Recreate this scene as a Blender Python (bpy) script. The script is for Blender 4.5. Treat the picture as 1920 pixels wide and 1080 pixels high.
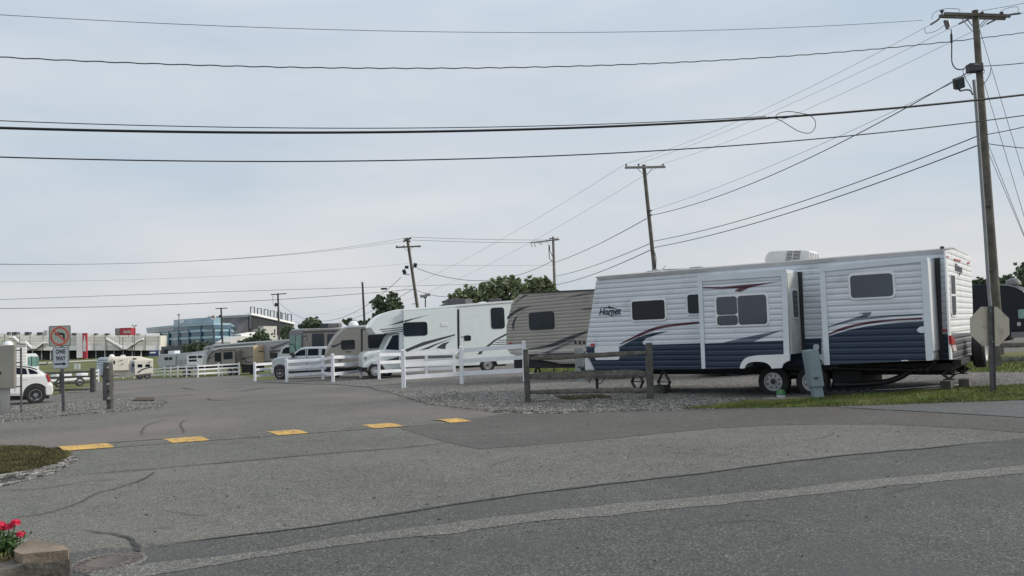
import bpy, bmesh, math, random
from mathutils import Vector, Matrix, noise as mnoise
random.seed(7)
R = math.radians
S = bpy.context.scene
for o in list(bpy.data.objects): bpy.data.objects.remove(o)
COL = S.collection
# ------------------------------------------------------------ camera
H = 1.65; FPX = 1500.0
PITCH = math.atan(85/1500); ROLL = -0.035
CM = Matrix.Rotation(math.pi/2+PITCH, 3, 'X') @ Matrix.Rotation(ROLL, 3, 'Z')
cd = bpy.data.cameras.new('camera'); cam = bpy.data.objects.new('camera', cd); COL.objects.link(cam)
cd.sensor_width = 36; cd.lens = FPX/1920*36; cd.clip_start = .1; cd.clip_end = 6000
cam.matrix_world = Matrix.Translation((0, 0, H)) @ CM.to_4x4()
S.camera = cam
# ------------------------------------------------------------ light
SUN_EL = R(28); SUN_AZ = R(92)      # azimuth from +Y (the view direction) towards +X
w = bpy.data.worlds.new('World'); S.world = w; w.use_nodes = True
nt = w.node_tree; nt.nodes.clear()
def N(t, **k):
    n = nt.nodes.new(t)
    for a, b in k.items(): setattr(n, a, b)
    return n
out = N('ShaderNodeOutputWorld'); bg = N('ShaderNodeBackground'); bg.inputs[1].default_value = .1
sky = N('ShaderNodeTexSky'); sky.sky_type = 'NISHITA'; sky.sun_disc = False
sky.sun_elevation = SUN_EL; sky.sun_rotation = SUN_AZ; sky.dust_density = 3
tc = N('ShaderNodeTexCoord'); sx = N('ShaderNodeSeparateXYZ'); nt.links.new(tc.outputs['Generated'], sx.inputs[0])
rp = N('ShaderNodeValToRGB'); nt.links.new(sx.outputs['Z'], rp.inputs[0])
e = rp.color_ramp.elements
e[0].position = 0.0; e[0].color = (.71, .69, .68, 1); e[1].position = 1; e[1].color = (1, 1, 1, 1)
for p, c in ((.06, (.70, .69, .685)), (.16, (.655, .685, .715)), (.34, (.60, .655, .72)), (.55, (.90, .95, 1.0))):
    q = e.new(p); q.color = (*c, 1)
mp = N('ShaderNodeMapping'); mp.inputs['Scale'].default_value = (1.0, 1.0, 4.2); nt.links.new(tc.outputs['Generated'], mp.inputs[0])
nz = N('ShaderNodeTexNoise'); nz.inputs['Scale'].default_value = 2.1; nz.inputs['Detail'].default_value = 6; nz.inputs['Roughness'].default_value = .5
nt.links.new(mp.outputs[0], nz.inputs[0])
r2 = N('ShaderNodeValToRGB'); r2.color_ramp.elements[0].position = .36; r2.color_ramp.elements[1].position = .66
nt.links.new(nz.outputs[0], r2.inputs[0])
sc = N('ShaderNodeMix', data_type='RGBA', blend_type='MULTIPLY'); sc.inputs[0].default_value = 1
nt.links.new(rp.outputs[0], sc.inputs[6]); sc.inputs[7].default_value = (10, 10, 10, 1)
blue = N('ShaderNodeMix', data_type='RGBA', blend_type='MIX')
sk = N('ShaderNodeMix', data_type='RGBA', blend_type='MULTIPLY'); sk.inputs[0].default_value = 1
nt.links.new(sky.outputs[0], sk.inputs[6]); sk.inputs[7].default_value = (1.0, 1.0, 1.0, 1)
mx = N('ShaderNodeMix', data_type='RGBA'); mm = N('ShaderNodeMapRange'); mm.inputs[3].default_value = .45; mm.inputs[4].default_value = 1.0
nt.links.new(r2.outputs[0], mm.inputs[0]); nt.links.new(mm.outputs[0], mx.inputs[0])
blue.inputs[0].default_value = .8; nt.links.new(sk.outputs[2], blue.inputs[6]); blue.inputs[7].default_value = (4.3, 5.6, 6.9, 1)
nt.links.new(blue.outputs[2], mx.inputs[6]); nt.links.new(sc.outputs[2], mx.inputs[7])
nt.links.new(mx.outputs[2], bg.inputs[0]); nt.links.new(bg.outputs[0], out.inputs[0])
sl = bpy.data.lights.new('sun', 'SUN'); sl.energy = 2.3; sl.angle = R(11); sl.color = (1, .93, .82)
so = bpy.data.objects.new('sun', sl); COL.objects.link(so)
sd = Vector((math.sin(SUN_AZ)*math.cos(SUN_EL), math.cos(SUN_AZ)*math.cos(SUN_EL), math.sin(SUN_EL)))
so.rotation_euler = sd.to_track_quat('Z', 'Y').to_euler()
so.location = (30, 30, 60)
S.view_settings.view_transform = 'Standard'; S.view_settings.look = 'None'
S.view_settings.exposure = .10; S.view_settings.gamma = 1
S.render.engine = 'CYCLES'
# ------------------------------------------------------------ geometry of the place
def ss(a, b, x):
    t = min(1, max(0, (x-a)/(b-a))); return t*t*(3-2*t)
def T(X, Y):
    a = max(0, Y-20); a = a*a/(a+10)
    b = max(0, -X)*ss(12, 32, Y)
    c = max(0, Y-42); c = c*c/(c+12)
    z = -((.019*a+.008*c)*(1-.85*ss(-2, 14, X))+.015*b)
    z += .2*ss(4, 11, X)*ss(8, 15, Y)
    return z if z > -1.9 else -1.9-.9*math.tanh((-z-1.9)/.9)
def ray(px, py):
    d = CM @ Vector(((px-960)/FPX, -(py-540)/FPX, -1)); return d/d.y
def P(px, py, d):                      # the point seen at a photo pixel, d metres ahead
    r = ray(px, py); return Vector((r.x*d, d, H+r.z*d))
def G(px, py, ymax=500):               # where the sight line meets the terrain
    r = ray(px, py); y = 2
    while y < ymax:
        if H+r.z*y <= T(r.x*y, y): break
        y += .5
    lo, hi = y-.5, y
    for _ in range(14):
        m = (lo+hi)/2
        if H+r.z*m <= T(r.x*m, m): hi = m
        else: lo = m
    return Vector((r.x*hi, hi, T(r.x*hi, hi)))
# ------------------------------------------------------------ materials
MATS = {}
def mat(name, col, rough=.6, metal=0, var=.12, vs=3.0, bump=0, bs=40, spec=.5, dirt=None, coat=0, fine=0, fs=60):
    if name in MATS: return MATS[name]
    m = bpy.data.materials.new(name); m.use_nodes = True; t = m.node_tree; b = t.nodes['Principled BSDF']
    b.inputs['Roughness'].default_value = rough; b.inputs['Metallic'].default_value = metal
    b.inputs['Specular IOR Level'].default_value = spec; b.inputs['Coat Weight'].default_value = coat
    g = t.nodes.new('ShaderNodeNewGeometry')
    n = t.nodes.new('ShaderNodeTexNoise'); n.inputs['Scale'].default_value = vs; n.inputs['Detail'].default_value = 5
    t.links.new(g.outputs['Position'], n.inputs[0])
    r = t.nodes.new('ShaderNodeValToRGB'); r.color_ramp.elements[0].position = .3; r.color_ramp.elements[1].position = .7
    r.color_ramp.elements[0].color = (*[max(0, c*(1-var)) for c in col], 1)
    r.color_ramp.elements[1].color = (*[min(1, c*(1+var)) for c in col], 1)
    t.links.new(n.outputs[0], r.inputs[0]); last = r.outputs[0]
    if dirt:
        d = t.nodes.new('ShaderNodeTexNoise'); d.inputs['Scale'].default_value = dirt[1]; d.inputs['Detail'].default_value = 8
        t.links.new(g.outputs['Position'], d.inputs[0])
        dr = t.nodes.new('ShaderNodeValToRGB'); dr.color_ramp.elements[0].position = dirt[2]; dr.color_ramp.elements[1].position = min(1, dirt[2]+.18)
        t.links.new(d.outputs[0], dr.inputs[0])
        x = t.nodes.new('ShaderNodeMix'); x.data_type = 'RGBA'; t.links.new(dr.outputs[0], x.inputs[0])
        t.links.new(last, x.inputs[6]); x.inputs[7].default_value = (*dirt[0], 1); last = x.outputs[2]
    if fine:
        d = t.nodes.new('ShaderNodeTexNoise'); d.inputs['Scale'].default_value = fs; d.inputs['Detail'].default_value = 3; d.inputs['Roughness'].default_value = .8
        t.links.new(g.outputs['Position'], d.inputs[0])
        mr = t.nodes.new('ShaderNodeMapRange'); mr.inputs[1].default_value = .35; mr.inputs[2].default_value = .65
        mr.inputs[3].default_value = 1-fine; mr.inputs[4].default_value = 1+fine; t.links.new(d.outputs[0], mr.inputs[0])
        x = t.nodes.new('ShaderNodeVectorMath'); x.operation = 'SCALE'; t.links.new(last, x.inputs[0]); t.links.new(mr.outputs[0], x.inputs['Scale']); last = x.outputs[0]
    t.links.new(last, b.inputs['Base Color'])
    if bump:
        n2 = t.nodes.new('ShaderNodeTexNoise'); n2.inputs['Scale'].default_value = bs; n2.inputs['Detail'].default_value = 4
        t.links.new(g.outputs['Position'], n2.inputs[0])
        bp = t.nodes.new('ShaderNodeBump'); bp.inputs['Strength'].default_value = 1; bp.inputs['Distance'].default_value = bump
        t.links.new(n2.outputs[0], bp.inputs['Height']); t.links.new(bp.outputs[0], b.inputs['Normal'])
    MATS[name] = m; return m
def siding(name, col, pitch=.125, rough=.42, depth=.0055, var=.06):
    m = mat(name, col, rough, var=var, vs=1.3, dirt=(tuple(c*.82 for c in col), 2.2, .56))
    t = m.node_tree; b = t.nodes['Principled BSDF']
    if b.inputs['Normal'].is_linked: return m
    tc = t.nodes.new('ShaderNodeTexCoord'); s = t.nodes.new('ShaderNodeSeparateXYZ'); t.links.new(tc.outputs['Object'], s.inputs[0])
    d = t.nodes.new('ShaderNodeMath'); d.operation = 'MULTIPLY'; d.inputs[1].default_value = 2*math.pi/pitch; t.links.new(s.outputs['Z'], d.inputs[0])
    q = t.nodes.new('ShaderNodeMath'); q.operation = 'SINE'; t.links.new(d.outputs[0], q.inputs[0])
    d2 = t.nodes.new('ShaderNodeMath'); d2.operation = 'MULTIPLY'; d2.inputs[1].default_value = 2; t.links.new(d.outputs[0], d2.inputs[0])
    q2 = t.nodes.new('ShaderNodeMath'); q2.operation = 'COSINE'; t.links.new(d2.outputs[0], q2.inputs[0])
    a = t.nodes.new('ShaderNodeMath'); a.operation = 'MULTIPLY_ADD'; a.inputs[1].default_value = .4; t.links.new(q2.outputs[0], a.inputs[0]); t.links.new(q.outputs[0], a.inputs[2])
    bp = t.nodes.new('ShaderNodeBump'); bp.inputs['Strength'].default_value = 1; bp.inputs['Distance'].default_value = depth
    t.links.new(a.outputs[0], bp.inputs['Height']); t.links.new(bp.outputs[0], b.inputs['Normal'])
    return m
GLASS = mat('dark_glass', (.010, .017, .027), .09, var=.3, vs=.8, spec=.28)
GLASS2 = mat('shade_glass', (.045, .062, .078), .12, var=.15, vs=1.5, spec=.6)
TGLASS = mat('green_glass', (.16, .28, .26), .08, var=.35, vs=1.5, spec=.8)
WHITE = mat('white_plastic', (.72, .74, .76), .4, var=.05)
BLACK = mat('black_plastic', (.02, .021, .024), .5, var=.3)
TYRE = mat('tyre_rubber', (.018, .018, .02), .8, var=.25, vs=9)
UNDER = mat('underbody_black', (.016, .017, .019), .8, var=.4, vs=4)
RIM = mat('rim_silver', (.42, .44, .46), .4, .5, var=.12)
CHROME = mat('chrome', (.6, .61, .63), .15, .9, var=.1)
RED = mat('red_lens', (.42, .03, .035), .25, var=.15)
STEEL = mat('galvanised_steel', (.36, .37, .38), .5, .6, var=.15, vs=6)
WOOD = mat('weathered_wood', (.105, .10, .088), .85, var=.38, vs=7, bump=.01, bs=25, fine=.3, fs=30)
POLEW = mat('pole_wood', (.115, .105, .09), .85, var=.35, vs=2.2, bump=.008, bs=14, fine=.25, fs=18)
POLED = mat('pole_wood_dark', (.055, .055, .055), .85, var=.35, vs=2.2)
VINYL = mat('white_vinyl', (.74, .76, .80), .45, var=.07, vs=2.5, dirt=((.42, .41, .38), 5, .66))
WIREM = mat('wire_black', (.012, .013, .018), .6, var=.2)
WIREG = mat('wire_grey', (.09, .09, .10), .6, var=.2)
CONC = mat('concrete', (.30, .29, .27), .85, var=.2, vs=5, bump=.004, bs=50)
# ------------------------------------------------------------ object helpers
def tag(o, label=None, cat=None, group=None, kind=None):
    if label: o['label'] = label
    if cat: o['category'] = cat
    if group: o['group'] = group
    if kind: o['kind'] = kind
    return o
def empty(name, M, label, cat, group=None):
    o = bpy.data.objects.new(name, None); COL.objects.link(o); o.empty_display_size = .2
    o.matrix_world = M; return tag(o, label, cat, group)
def emit(name, bm, m, parent=None, smooth=False, bevel=0, seg=2):
    bmesh.ops.recalc_face_normals(bm, faces=bm.faces)
    me = bpy.data.meshes.new(name); bm.to_mesh(me); bm.free()
    ms = m if isinstance(m, (list, tuple)) else [m]
    for q in ms: me.materials.append(q)
    if smooth:
        for p in me.polygons: p.use_smooth = True
    o = bpy.data.objects.new(name, me); COL.objects.link(o)
    if parent: o.parent = parent
    if smooth == 'auto':
        for p in me.polygons: p.use_smooth = True
        md = o.modifiers.new('edge', 'EDGE_SPLIT'); md.split_angle = R(38)
    if bevel:
        md = o.modifiers.new('bevel', 'BEVEL'); md.width = bevel; md.segments = seg; md.limit_method = 'ANGLE'; md.angle_limit = R(35)
    return o
def B(): return bmesh.new()
def box(bm, x0, x1, y0, y1, z0, z1, M=None):
    v = [bm.verts.new(Vector(p)) for p in ((x0,y0,z0),(x1,y0,z0),(x1,y1,z0),(x0,y1,z0),(x0,y0,z1),(x1,y0,z1),(x1,y1,z1),(x0,y1,z1))]
    if M is not None:
        for q in v: q.co = M @ q.co
    for f in ((0,3,2,1),(4,5,6,7),(0,1,5,4),(1,2,6,5),(2,3,7,6),(3,0,4,7)): bm.faces.new([v[i] for i in f])
    return bm
def prism(bm, pts, y0, y1):            # pts: (x,z) outline
    a = [bm.verts.new((p[0], y0, p[1])) for p in pts]; b = [bm.verts.new((p[0], y1, p[1])) for p in pts]
    bm.faces.new(a); bm.faces.new(b[::-1]); n = len(pts)
    for i in range(n): bm.faces.new((a[i], b[i], b[(i+1) % n], a[(i+1) % n]))
    return bm
def prismx(bm, pts, x0, x1):           # pts: (y,z) outline along x
    a = [bm.verts.new((x0, p[0], p[1])) for p in pts]; b = [bm.verts.new((x1, p[0], p[1])) for p in pts]
    bm.faces.new(a); bm.faces.new(b[::-1]); n = len(pts)
    for i in range(n): bm.faces.new((a[i], b[i], b[(i+1) % n], a[(i+1) % n]))
    return bm
def rrect(x0, x1, z0, z1, r, n=4):
    r = min(r, abs(x1-x0)/2.01, abs(z1-z0)/2.01); pts = []
    for cx, cz, a in ((x1-r, z1-r, 0), (x0+r, z1-r, 90), (x0+r, z0+r, 180), (x1-r, z0+r, 270)):
        for i in range(n+1):
            t = R(a+90*i/n); pts.append((cx+r*math.cos(t), cz+r*math.sin(t)))
    return pts
def tube(bm, path, r, n=6, r1=None, cap=True):
    rings = []; L = len(path); path = [Vector(p) for p in path]; up0 = None
    for i, p in enumerate(path):
        d = (path[min(i+1, L-1)]-path[max(i-1, 0)]).normalized()
        u = d.cross(Vector((0, 0, 1)))
        if u.length < .05: u = d.cross(Vector((0, 1, 0)))
        u.normalize(); v = d.cross(u); rr = r if r1 is None else r+(r1-r)*i/(L-1)
        rings.append([bm.verts.new(p+u*rr*math.cos(2*math.pi*k/n)+v*rr*math.sin(2*math.pi*k/n)) for k in range(n)])
    for a, b in zip(rings, rings[1:]):
        for k in range(n): bm.faces.new((a[k], a[(k+1) % n], b[(k+1) % n], b[k]))
    if cap: bm.faces.new(rings[0][::-1]); bm.faces.new(rings[-1])
    return bm
def lathe(bm, prof, c, axis, n=24):     # prof (t along axis, radius)
    axis = Vector(axis).normalized(); u = axis.cross(Vector((0, 0, 1)))
    if u.length < .05: u = Vector((1, 0, 0))
    u.normalize(); v = axis.cross(u); c = Vector(c); rings = []
    for t, r in prof:
        if r < 1e-5: rings.append([bm.verts.new(c+axis*t)]); continue
        rings.append([bm.verts.new(c+axis*t+u*r*math.cos(2*math.pi*k/n)+v*r*math.sin(2*math.pi*k/n)) for k in range(n)])
    for a, b in zip(rings, rings[1:]):
        for k in range(n):
            q = [a[k % len(a)], a[(k+1) % len(a)], b[(k+1) % len(b)], b[k % len(b)]]
            q = list(dict.fromkeys(q))
            if len(q) > 2: bm.faces.new(q)
    return bm
def text_bm(txt, height, shear=0, bold=0, width=None, ext=.003, space=1.0):
    cu = bpy.data.curves.new('t', 'FONT'); cu.body = txt; cu.shear = shear; cu.offset = bold; cu.extrude = ext; cu.size = 1; cu.space_character = space
    ob = bpy.data.objects.new('t', cu); COL.objects.link(ob); bpy.context.view_layer.update()
    me = bpy.data.meshes.new_from_object(ob.evaluated_get(bpy.context.evaluated_depsgraph_get()))
    bm = B(); bm.from_mesh(me); bpy.data.objects.remove(ob); bpy.data.meshes.remove(me)
    xs = [v.co.x for v in bm.verts]; ys = [v.co.y for v in bm.verts]
    sx_ = (width/(max(xs)-min(xs))) if width else height/(max(ys)-min(ys)); sy_ = height/(max(ys)-min(ys))
    for v in bm.verts: v.co = Vector(((v.co.x-min(xs))*sx_, v.co.z, (v.co.y-min(ys))*sy_))
    return bm
class V:        # a thing with a long side standing on the ground: local x along the side, y away from the camera, z up
    def __init__(s, name, label, cat, pa, da, pb, db, group=None, base=None, flat=False):
        ra, rb = ray(pa, 650), ray(pb, 650)
        A = Vector((ra.x*da, da, 0)); Bp = Vector((rb.x*db, db, 0)); A.z = T(A.x, A.y); Bp.z = T(Bp.x, Bp.y)
        if base is not None: A.z = Bp.z = base
        if flat: Bp.z = A.z
        s.O = A; s.ex = (Bp-A).normalized(); h = Vector((s.ex.x, s.ex.y, 0)).normalized()
        s.ey = Vector((-h.y, h.x, 0)); s.ez = s.ex.cross(s.ey).normalized(); s.L = (Bp-A).length
        s.M = Matrix(((s.ex.x, s.ey.x, s.ez.x, A.x), (s.ex.y, s.ey.y, s.ez.y, A.y), (s.ex.z, s.ey.z, s.ez.z, A.z), (0, 0, 0, 1)))
        s.root = empty(name, s.M, label, cat, group) if name else None
    def uv(s, px, py, off=0):
        r = ray(px, py); o = s.O-s.ey*off; n = s.ey
        t = (o-Vector((0, 0, H))).dot(n)/r.dot(n); q = Vector((0, 0, H))+r*t-s.O
        return (q.dot(s.ex), q.dot(s.ez))
    def rc(s, r, off=0):
        x0, y0, x1, y1 = r; xm, ym = (x0+x1)/2, (y0+y1)/2
        return s.uv(x0, ym, off)[0], s.uv(x1, ym, off)[0], s.uv(xm, y1, off)[1], s.uv(xm, y0, off)[1]
    def poly(s, name, pts, off, th, m, parent=None, bevel=0, smooth=False, label=None):
        bm = prism(B(), [s.uv(x, y, off) for x, y in pts], -off, -off+th)
        o = emit(name, bm, m, parent or s.root, bevel=bevel, smooth=smooth)
        if label: o['label'] = label
        return o
    def rect(s, name, r, off, th, m, rad=.03, parent=None, bevel=0, label=None):
        a = s.rc(r, off); bm = prism(B(), rrect(*a, rad), -off, -off+th)
        o = emit(name, bm, m, parent or s.root, bevel=bevel)
        if label: o['label'] = label
        return o
    def window(s, r, off=0, fm=WHITE, gm=GLASS, fr=.035, rad=.09, panes=None, parent=None):
        x0, x1, z0, z1 = s.rc(r, off)
        f = emit('window', prism(B(), rrect(x0, x1, z0, z1, rad), -off-.022, -off+.02), fm, parent or s.root, bevel=.006, seg=1)
        if panes is None: panes = [(0, 0, 1, 1)]
        for (a, b, c, d) in panes:
            g = .008; xa = x0+fr+(x1-x0-2*fr)*a+g; xb = x0+fr+(x1-x0-2*fr)*c-g; za = z0+fr+(z1-z0-2*fr)*b+g; zb = z0+fr+(z1-z0-2*fr)*d-g
            emit('pane', prism(B(), rrect(xa, xb, za, zb, rad*.65), -off-.026, -off-.01), gm, f)
        return f
    def wheel(s, px, r=.36, wd=.22, off=-.04, style='steel', rim=.62, py=None, z=None):
        x = s.uv(px, 700 if py is None else py, off)[0]; z = r if z is None else z; c = (x, -off, z)
        t = emit('wheel', lathe(B(), [(wd, r*.55), (wd, r*.9), (wd*.85, r), (wd*.12, r), (0, r*.93), (-.004, r*.8), (.01, r*rim), (.03, r*rim)], c, (0, 1, 0), 32), TYRE, s.root, smooth='auto')
        rr = r*rim; bm = lathe(B(), [(.0, rr), (.0, rr*.9), (.035, rr*.86), (.03, rr*.42), (.0, rr*.36), (0, 0)], c, (0, 1, 0), 28)
        rimo = emit('rim', bm, RIM if style == 'steel' else CHROME, t, smooth='auto')
        bm = B(); k = {'steel': 8, 'alloy': 5, 'alloy6': 6}[style]
        for i in range(k):
            a = 2*math.pi*(i+.5)/k
            if style == 'steel':
                lathe(bm, [(.0, 0), (.0, rr*.10), (.02, rr*.10)], (x+rr*.66*math.cos(a), -off+.026, z+rr*.66*math.sin(a)), (0, 1, 0), 8)
            else:
                p = [(x+rr*q*math.cos(a+d), z+rr*q*math.sin(a+d)) for q, d in ((.42, -.3), (.82, -.36), (.86, 0), (.82, .36), (.42, .3))]
                prism(bm, p, -off-.003, -off+.012)
        if style == 'steel': lathe(bm, [(0, 0), (0, rr*.3), (.02, rr*.3)], (x, -off-.002, z), (0, 1, 0), 12)
        emit('rim_opening' if style != 'steel' else 'bolt_hole', bm, BLACK, rimo)
        return t
    def text(s, name, txt, r, off, m, shear=0, bold=0, parent=None, space=1.0):
        x0, x1, z0, z1 = s.rc(r, off); bm = text_bm(txt, z1-z0, shear, bold, x1-x0, space=space)
        for v in bm.verts: v.co += Vector((x0, -off-.004, z0))
        return emit(name, bm, m, parent or s.root)
def bez(pts, n=6):                       # smooth a closed/open pixel outline (Catmull-Rom, open)
    o = []; L = len(pts)
    for i in range(L-1):
        p0, p1, p2, p3 = pts[max(i-1, 0)], pts[i], pts[i+1], pts[min(i+2, L-1)]
        for k in range(n):
            t = k/n
            o.append(tuple(.5*(2*p1[j]+(p2[j]-p0[j])*t+(2*p0[j]-5*p1[j]+4*p2[j]-p3[j])*t*t+(3*p1[j]-p0[j]-3*p2[j]+p3[j])*t**3) for j in (0, 1)))
    return o+[pts[-1]]
# ------------------------------------------------------------ ground materials
def stone_mat(name, cols, scale, big=.5, bigv=.18, bump=.01, rough=.9, tint=None, spk=None):
    m = bpy.data.materials.new(name); m.use_nodes = True; t = m.node_tree; b = t.nodes['Principled BSDF']
    b.inputs['Roughness'].default_value = rough; b.inputs['Specular IOR Level'].default_value = .25
    g = t.nodes.new('ShaderNodeNewGeometry'); v = t.nodes.new('ShaderNodeTexVoronoi'); v.inputs['Scale'].default_value = scale
    t.links.new(g.outputs['Position'], v.inputs['Vector'])
    s = t.nodes.new('ShaderNodeSeparateColor'); t.links.new(v.outputs['Color'], s.inputs[0])
    r = t.nodes.new('ShaderNodeValToRGB'); el = r.color_ramp.elements
    el[0].position = cols[0][0]; el[0].color = (*cols[0][1], 1); el[1].position = cols[-1][0]; el[1].color = (*cols[-1][1], 1)
    for p, c in cols[1:-1]: q = el.new(p); q.color = (*c, 1)
    t.links.new(s.outputs[0], r.inputs[0]); last = r.outputs[0]
    for (sc_, amt) in ((big, bigv), (big*9, bigv*.6), (scale*.22, bigv*.5)):
        n = t.nodes.new('ShaderNodeTexNoise'); n.inputs['Scale'].default_value = sc_; n.inputs['Detail'].default_value = 5
        t.links.new(g.outputs['Position'], n.inputs[0])
        mr = t.nodes.new('ShaderNodeMapRange'); mr.inputs[1].default_value = .3; mr.inputs[2].default_value = .7; mr.inputs[3].default_value = 1-amt; mr.inputs[4].default_value = 1+amt
        t.links.new(n.outputs[0], mr.inputs[0]); x = t.nodes.new('ShaderNodeVectorMath'); x.operation = 'SCALE'
        t.links.new(last, x.inputs[0]); t.links.new(mr.outputs[0], x.inputs['Scale']); last = x.outputs[0]
    if tint:
        n = t.nodes.new('ShaderNodeTexNoise'); n.inputs['Scale'].default_value = tint[1]; n.inputs['Detail'].default_value = 7
        t.links.new(g.outputs['Position'], n.inputs[0]); q = t.nodes.new('ShaderNodeValToRGB'); q.color_ramp.elements[0].position = tint[2]; q.color_ramp.elements[1].position = tint[3]
        t.links.new(n.outputs[0], q.inputs[0]); x = t.nodes.new('ShaderNodeMix'); x.data_type = 'RGBA'; t.links.new(q.outputs[0], x.inputs[0])
        t.links.new(last, x.inputs[6]); x.inputs[7].default_value = (*tint[0], 1); last = x.outputs[2]
    t.links.new(last, b.inputs['Base Color'])
    bp = t.nodes.new('ShaderNodeBump'); bp.inputs['Strength'].default_value = .8; bp.inputs['Distance'].default_value = bump
    t.links.new(v.outputs['Distance'], bp.inputs['Height']); t.links.new(bp.outputs[0], b.inputs['Normal'])
    return m
def asph(name, base, k=1.0, scale=75, bigv=.15, tint=None):
    c = lambda f: tuple(x*f*k for x in base)
    return stone_mat(name, [(0, c(.55)), (.35, c(.85)), (.7, c(1.05)), (.9, c(1.35)), (1, c(2.1))], scale, .35, bigv, .004, .88, tint)
A_OLD = asph('asphalt_old', (.138, .138, .126), tint=((.165, .15, .128), .35, .52, .9))
A_NEAR = asph('asphalt_near', (.094, .096, .092), bigv=.13, tint=((.085, .088, .088), .6, .5, .75))
A_SEAM = asph('asphalt_seam', (.150, .149, .137), bigv=.12)
A_DARK = asph('asphalt_dark', (.108, .103, .098), scale=110, bigv=.12)
A_BLUE = asph('asphalt_blue', (.118, .122, .124), scale=110, bigv=.1)
A_LOT = asph('asphalt_lot', (.140, .136, .126), scale=70, bigv=.13, tint=((.19, .165, .15), .22, .5, .68))
A_TAR = mat('tar', (.032, .032, .031), .75, var=.4, vs=3, fine=.3, fs=30)
GRAV = stone_mat('gravel_mix', [(0, (.035, .035, .038)), (.3, (.09, .087, .083)), (.6, (.15, .143, .133)), (.85, (.23, .215, .195)), (1, (.36, .35, .33))], 30, .3, .16, .012, tint=((.20, .135, .105), .35, .58, .85))
GRAVL = stone_mat('gravel_grey', [(0, (.035, .035, .036)), (.3, (.085, .085, .078)), (.6, (.135, .135, .122)), (.85, (.21, .2, .185)), (1, (.34, .34, .32))], 32, .4, .16, .012)
GRASSG = stone_mat('grass_ground', [(0, (.055, .07, .02)), (.5, (.10, .125, .034)), (1, (.16, .175, .06))], 9, .12, .22, .03, tint=((.15, .135, .065), .15, .45, .68))
GRASSD = stone_mat('grass_dry', [(0, (.045, .04, .018)), (.5, (.085, .08, .03)), (1, (.14, .13, .055))], 40, 1.2, .3, .02, tint=((.07, .10, .02), 1.2, .46, .62))
# ------------------------------------------------------------ ground sheets
GX = [-3000, -1500, -800, -400, -260, -200]+[x for x in range(-150, -27, 3)]+[-27+.75*i for i in range(77)]+[x for x in range(33, 91, 3)]+[120, 160, 240, 400, 800, 1500, 3000]
GY = [-400, -100, -40]+[-12, -9, -6, -3]+[.75*i for i in range(60)]+[y for y in range(45, 163, 3)]+[180, 210, 260, 340, 500, 900, 1800, 3600]
bm = B(); gv = [[bm.verts.new((x, y, T(x, y))) for x in GX] for y in GY]
for j in range(len(GY)-1):
    for i in range(len(GX)-1): bm.faces.new((gv[j][i], gv[j][i+1], gv[j+1][i+1], gv[j+1][i]))
tag(emit('ground', bm, GRASSG, smooth=True), kind='structure')
def jag(pts, amp, step=.35):
    o = []; n = len(pts)
    for i in range(n):
        a, b = Vector(pts[i][:2]), Vector(pts[(i+1) % n][:2]); L = (b-a).length; k = max(1, int(min(L/step, 60)))
        for j in range(k):
            p = a.lerp(b, j/k); q = mnoise.noise_vector(Vector((p.x*1.3, p.y*1.3, 3)))+.5*mnoise.noise_vector(Vector((p.x*4, p.y*4, 9)))
            o.append((p.x+q.x*amp, p.y+q.y*amp))
    return o
def sheet(name, pts, dz, m, amp=0, kind='structure', extra=None, step=.35):
    pts = [(p[0], p[1]) for p in pts]
    if amp: pts = jag(pts, amp, step)
    bm = B(); bm.faces.new([bm.verts.new((p[0], p[1], 0)) for p in pts])
    x0, x1 = min(p[0] for p in pts), max(p[0] for p in pts); y0, y1 = min(p[1] for p in pts), max(p[1] for p in pts)
    for x in GX:
        if x0 < x < x1: bmesh.ops.bisect_plane(bm, geom=bm.verts[:]+bm.edges[:]+bm.faces[:], plane_co=(x, 0, 0), plane_no=(1, 0, 0))
    for y in GY:
        if y0 < y < y1: bmesh.ops.bisect_plane(bm, geom=bm.verts[:]+bm.edges[:]+bm.faces[:], plane_co=(0, y, 0), plane_no=(0, 1, 0))
    for v in bm.verts: v.co.z = T(v.co.x, v.co.y)+dz+(extra(v.co.x, v.co.y) if extra else 0)
    for f in bm.faces:
        if f.normal.z < 0: f.normal_flip()
    me = bpy.data.meshes.new(name); bm.to_mesh(me); bm.free(); me.materials.append(m)
    o = bpy.data.objects.new(name, me); COL.objects.link(o)
    return tag(o, kind=kind) if kind else o
g = G
sheet('road', [(-120, -11), (85, -11), (85, 21), g(1920, 735), g(1550, 740), g(1280, 745), (1.5, 25), (-3, 29), g(624, 716), g(538, 715), g(478, 712), g(449, 703.5), g(371, 708), g(279, 709), g(182, 715), g(178, 722), (-21, 36), (-22, 26), (-60, 26), (-120, 24)], .006, A_LOT)
sheet('road_apron', [g(-300, 880), g(60, 840), g(95, 840.5), g(300, 823.5), g(540, 812), g(745, 802), g(830, 794), g(1920, 740), (60, 16), (60, 2), (60, -10), (-60, -10), (-60, 6)], .010, A_OLD)
sheet('road_resurfaced_patch', [g(745, 803), g(800, 820), g(838, 831), g(870, 838), g(900, 843.5), g(1100, 828), g(1330, 805), g(1440, 799), g(1530, 797), g(1660, 797), g(1780, 803), g(1920, 813), (40, 11.5), (40, 20), g(1900, 745), g(1550, 755), g(1280, 762), g(1000, 768), g(950, 776), g(900, 785), g(850, 790), g(800, 797)], .014, A_DARK, .015)
sheet('road_side_lane', [g(1530, 762), g(1600, 766), g(1760, 776), g(1920, 785), (38, 14.5), (38, 20), g(1900, 745), g(1550, 758)], .018, A_BLUE)
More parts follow.
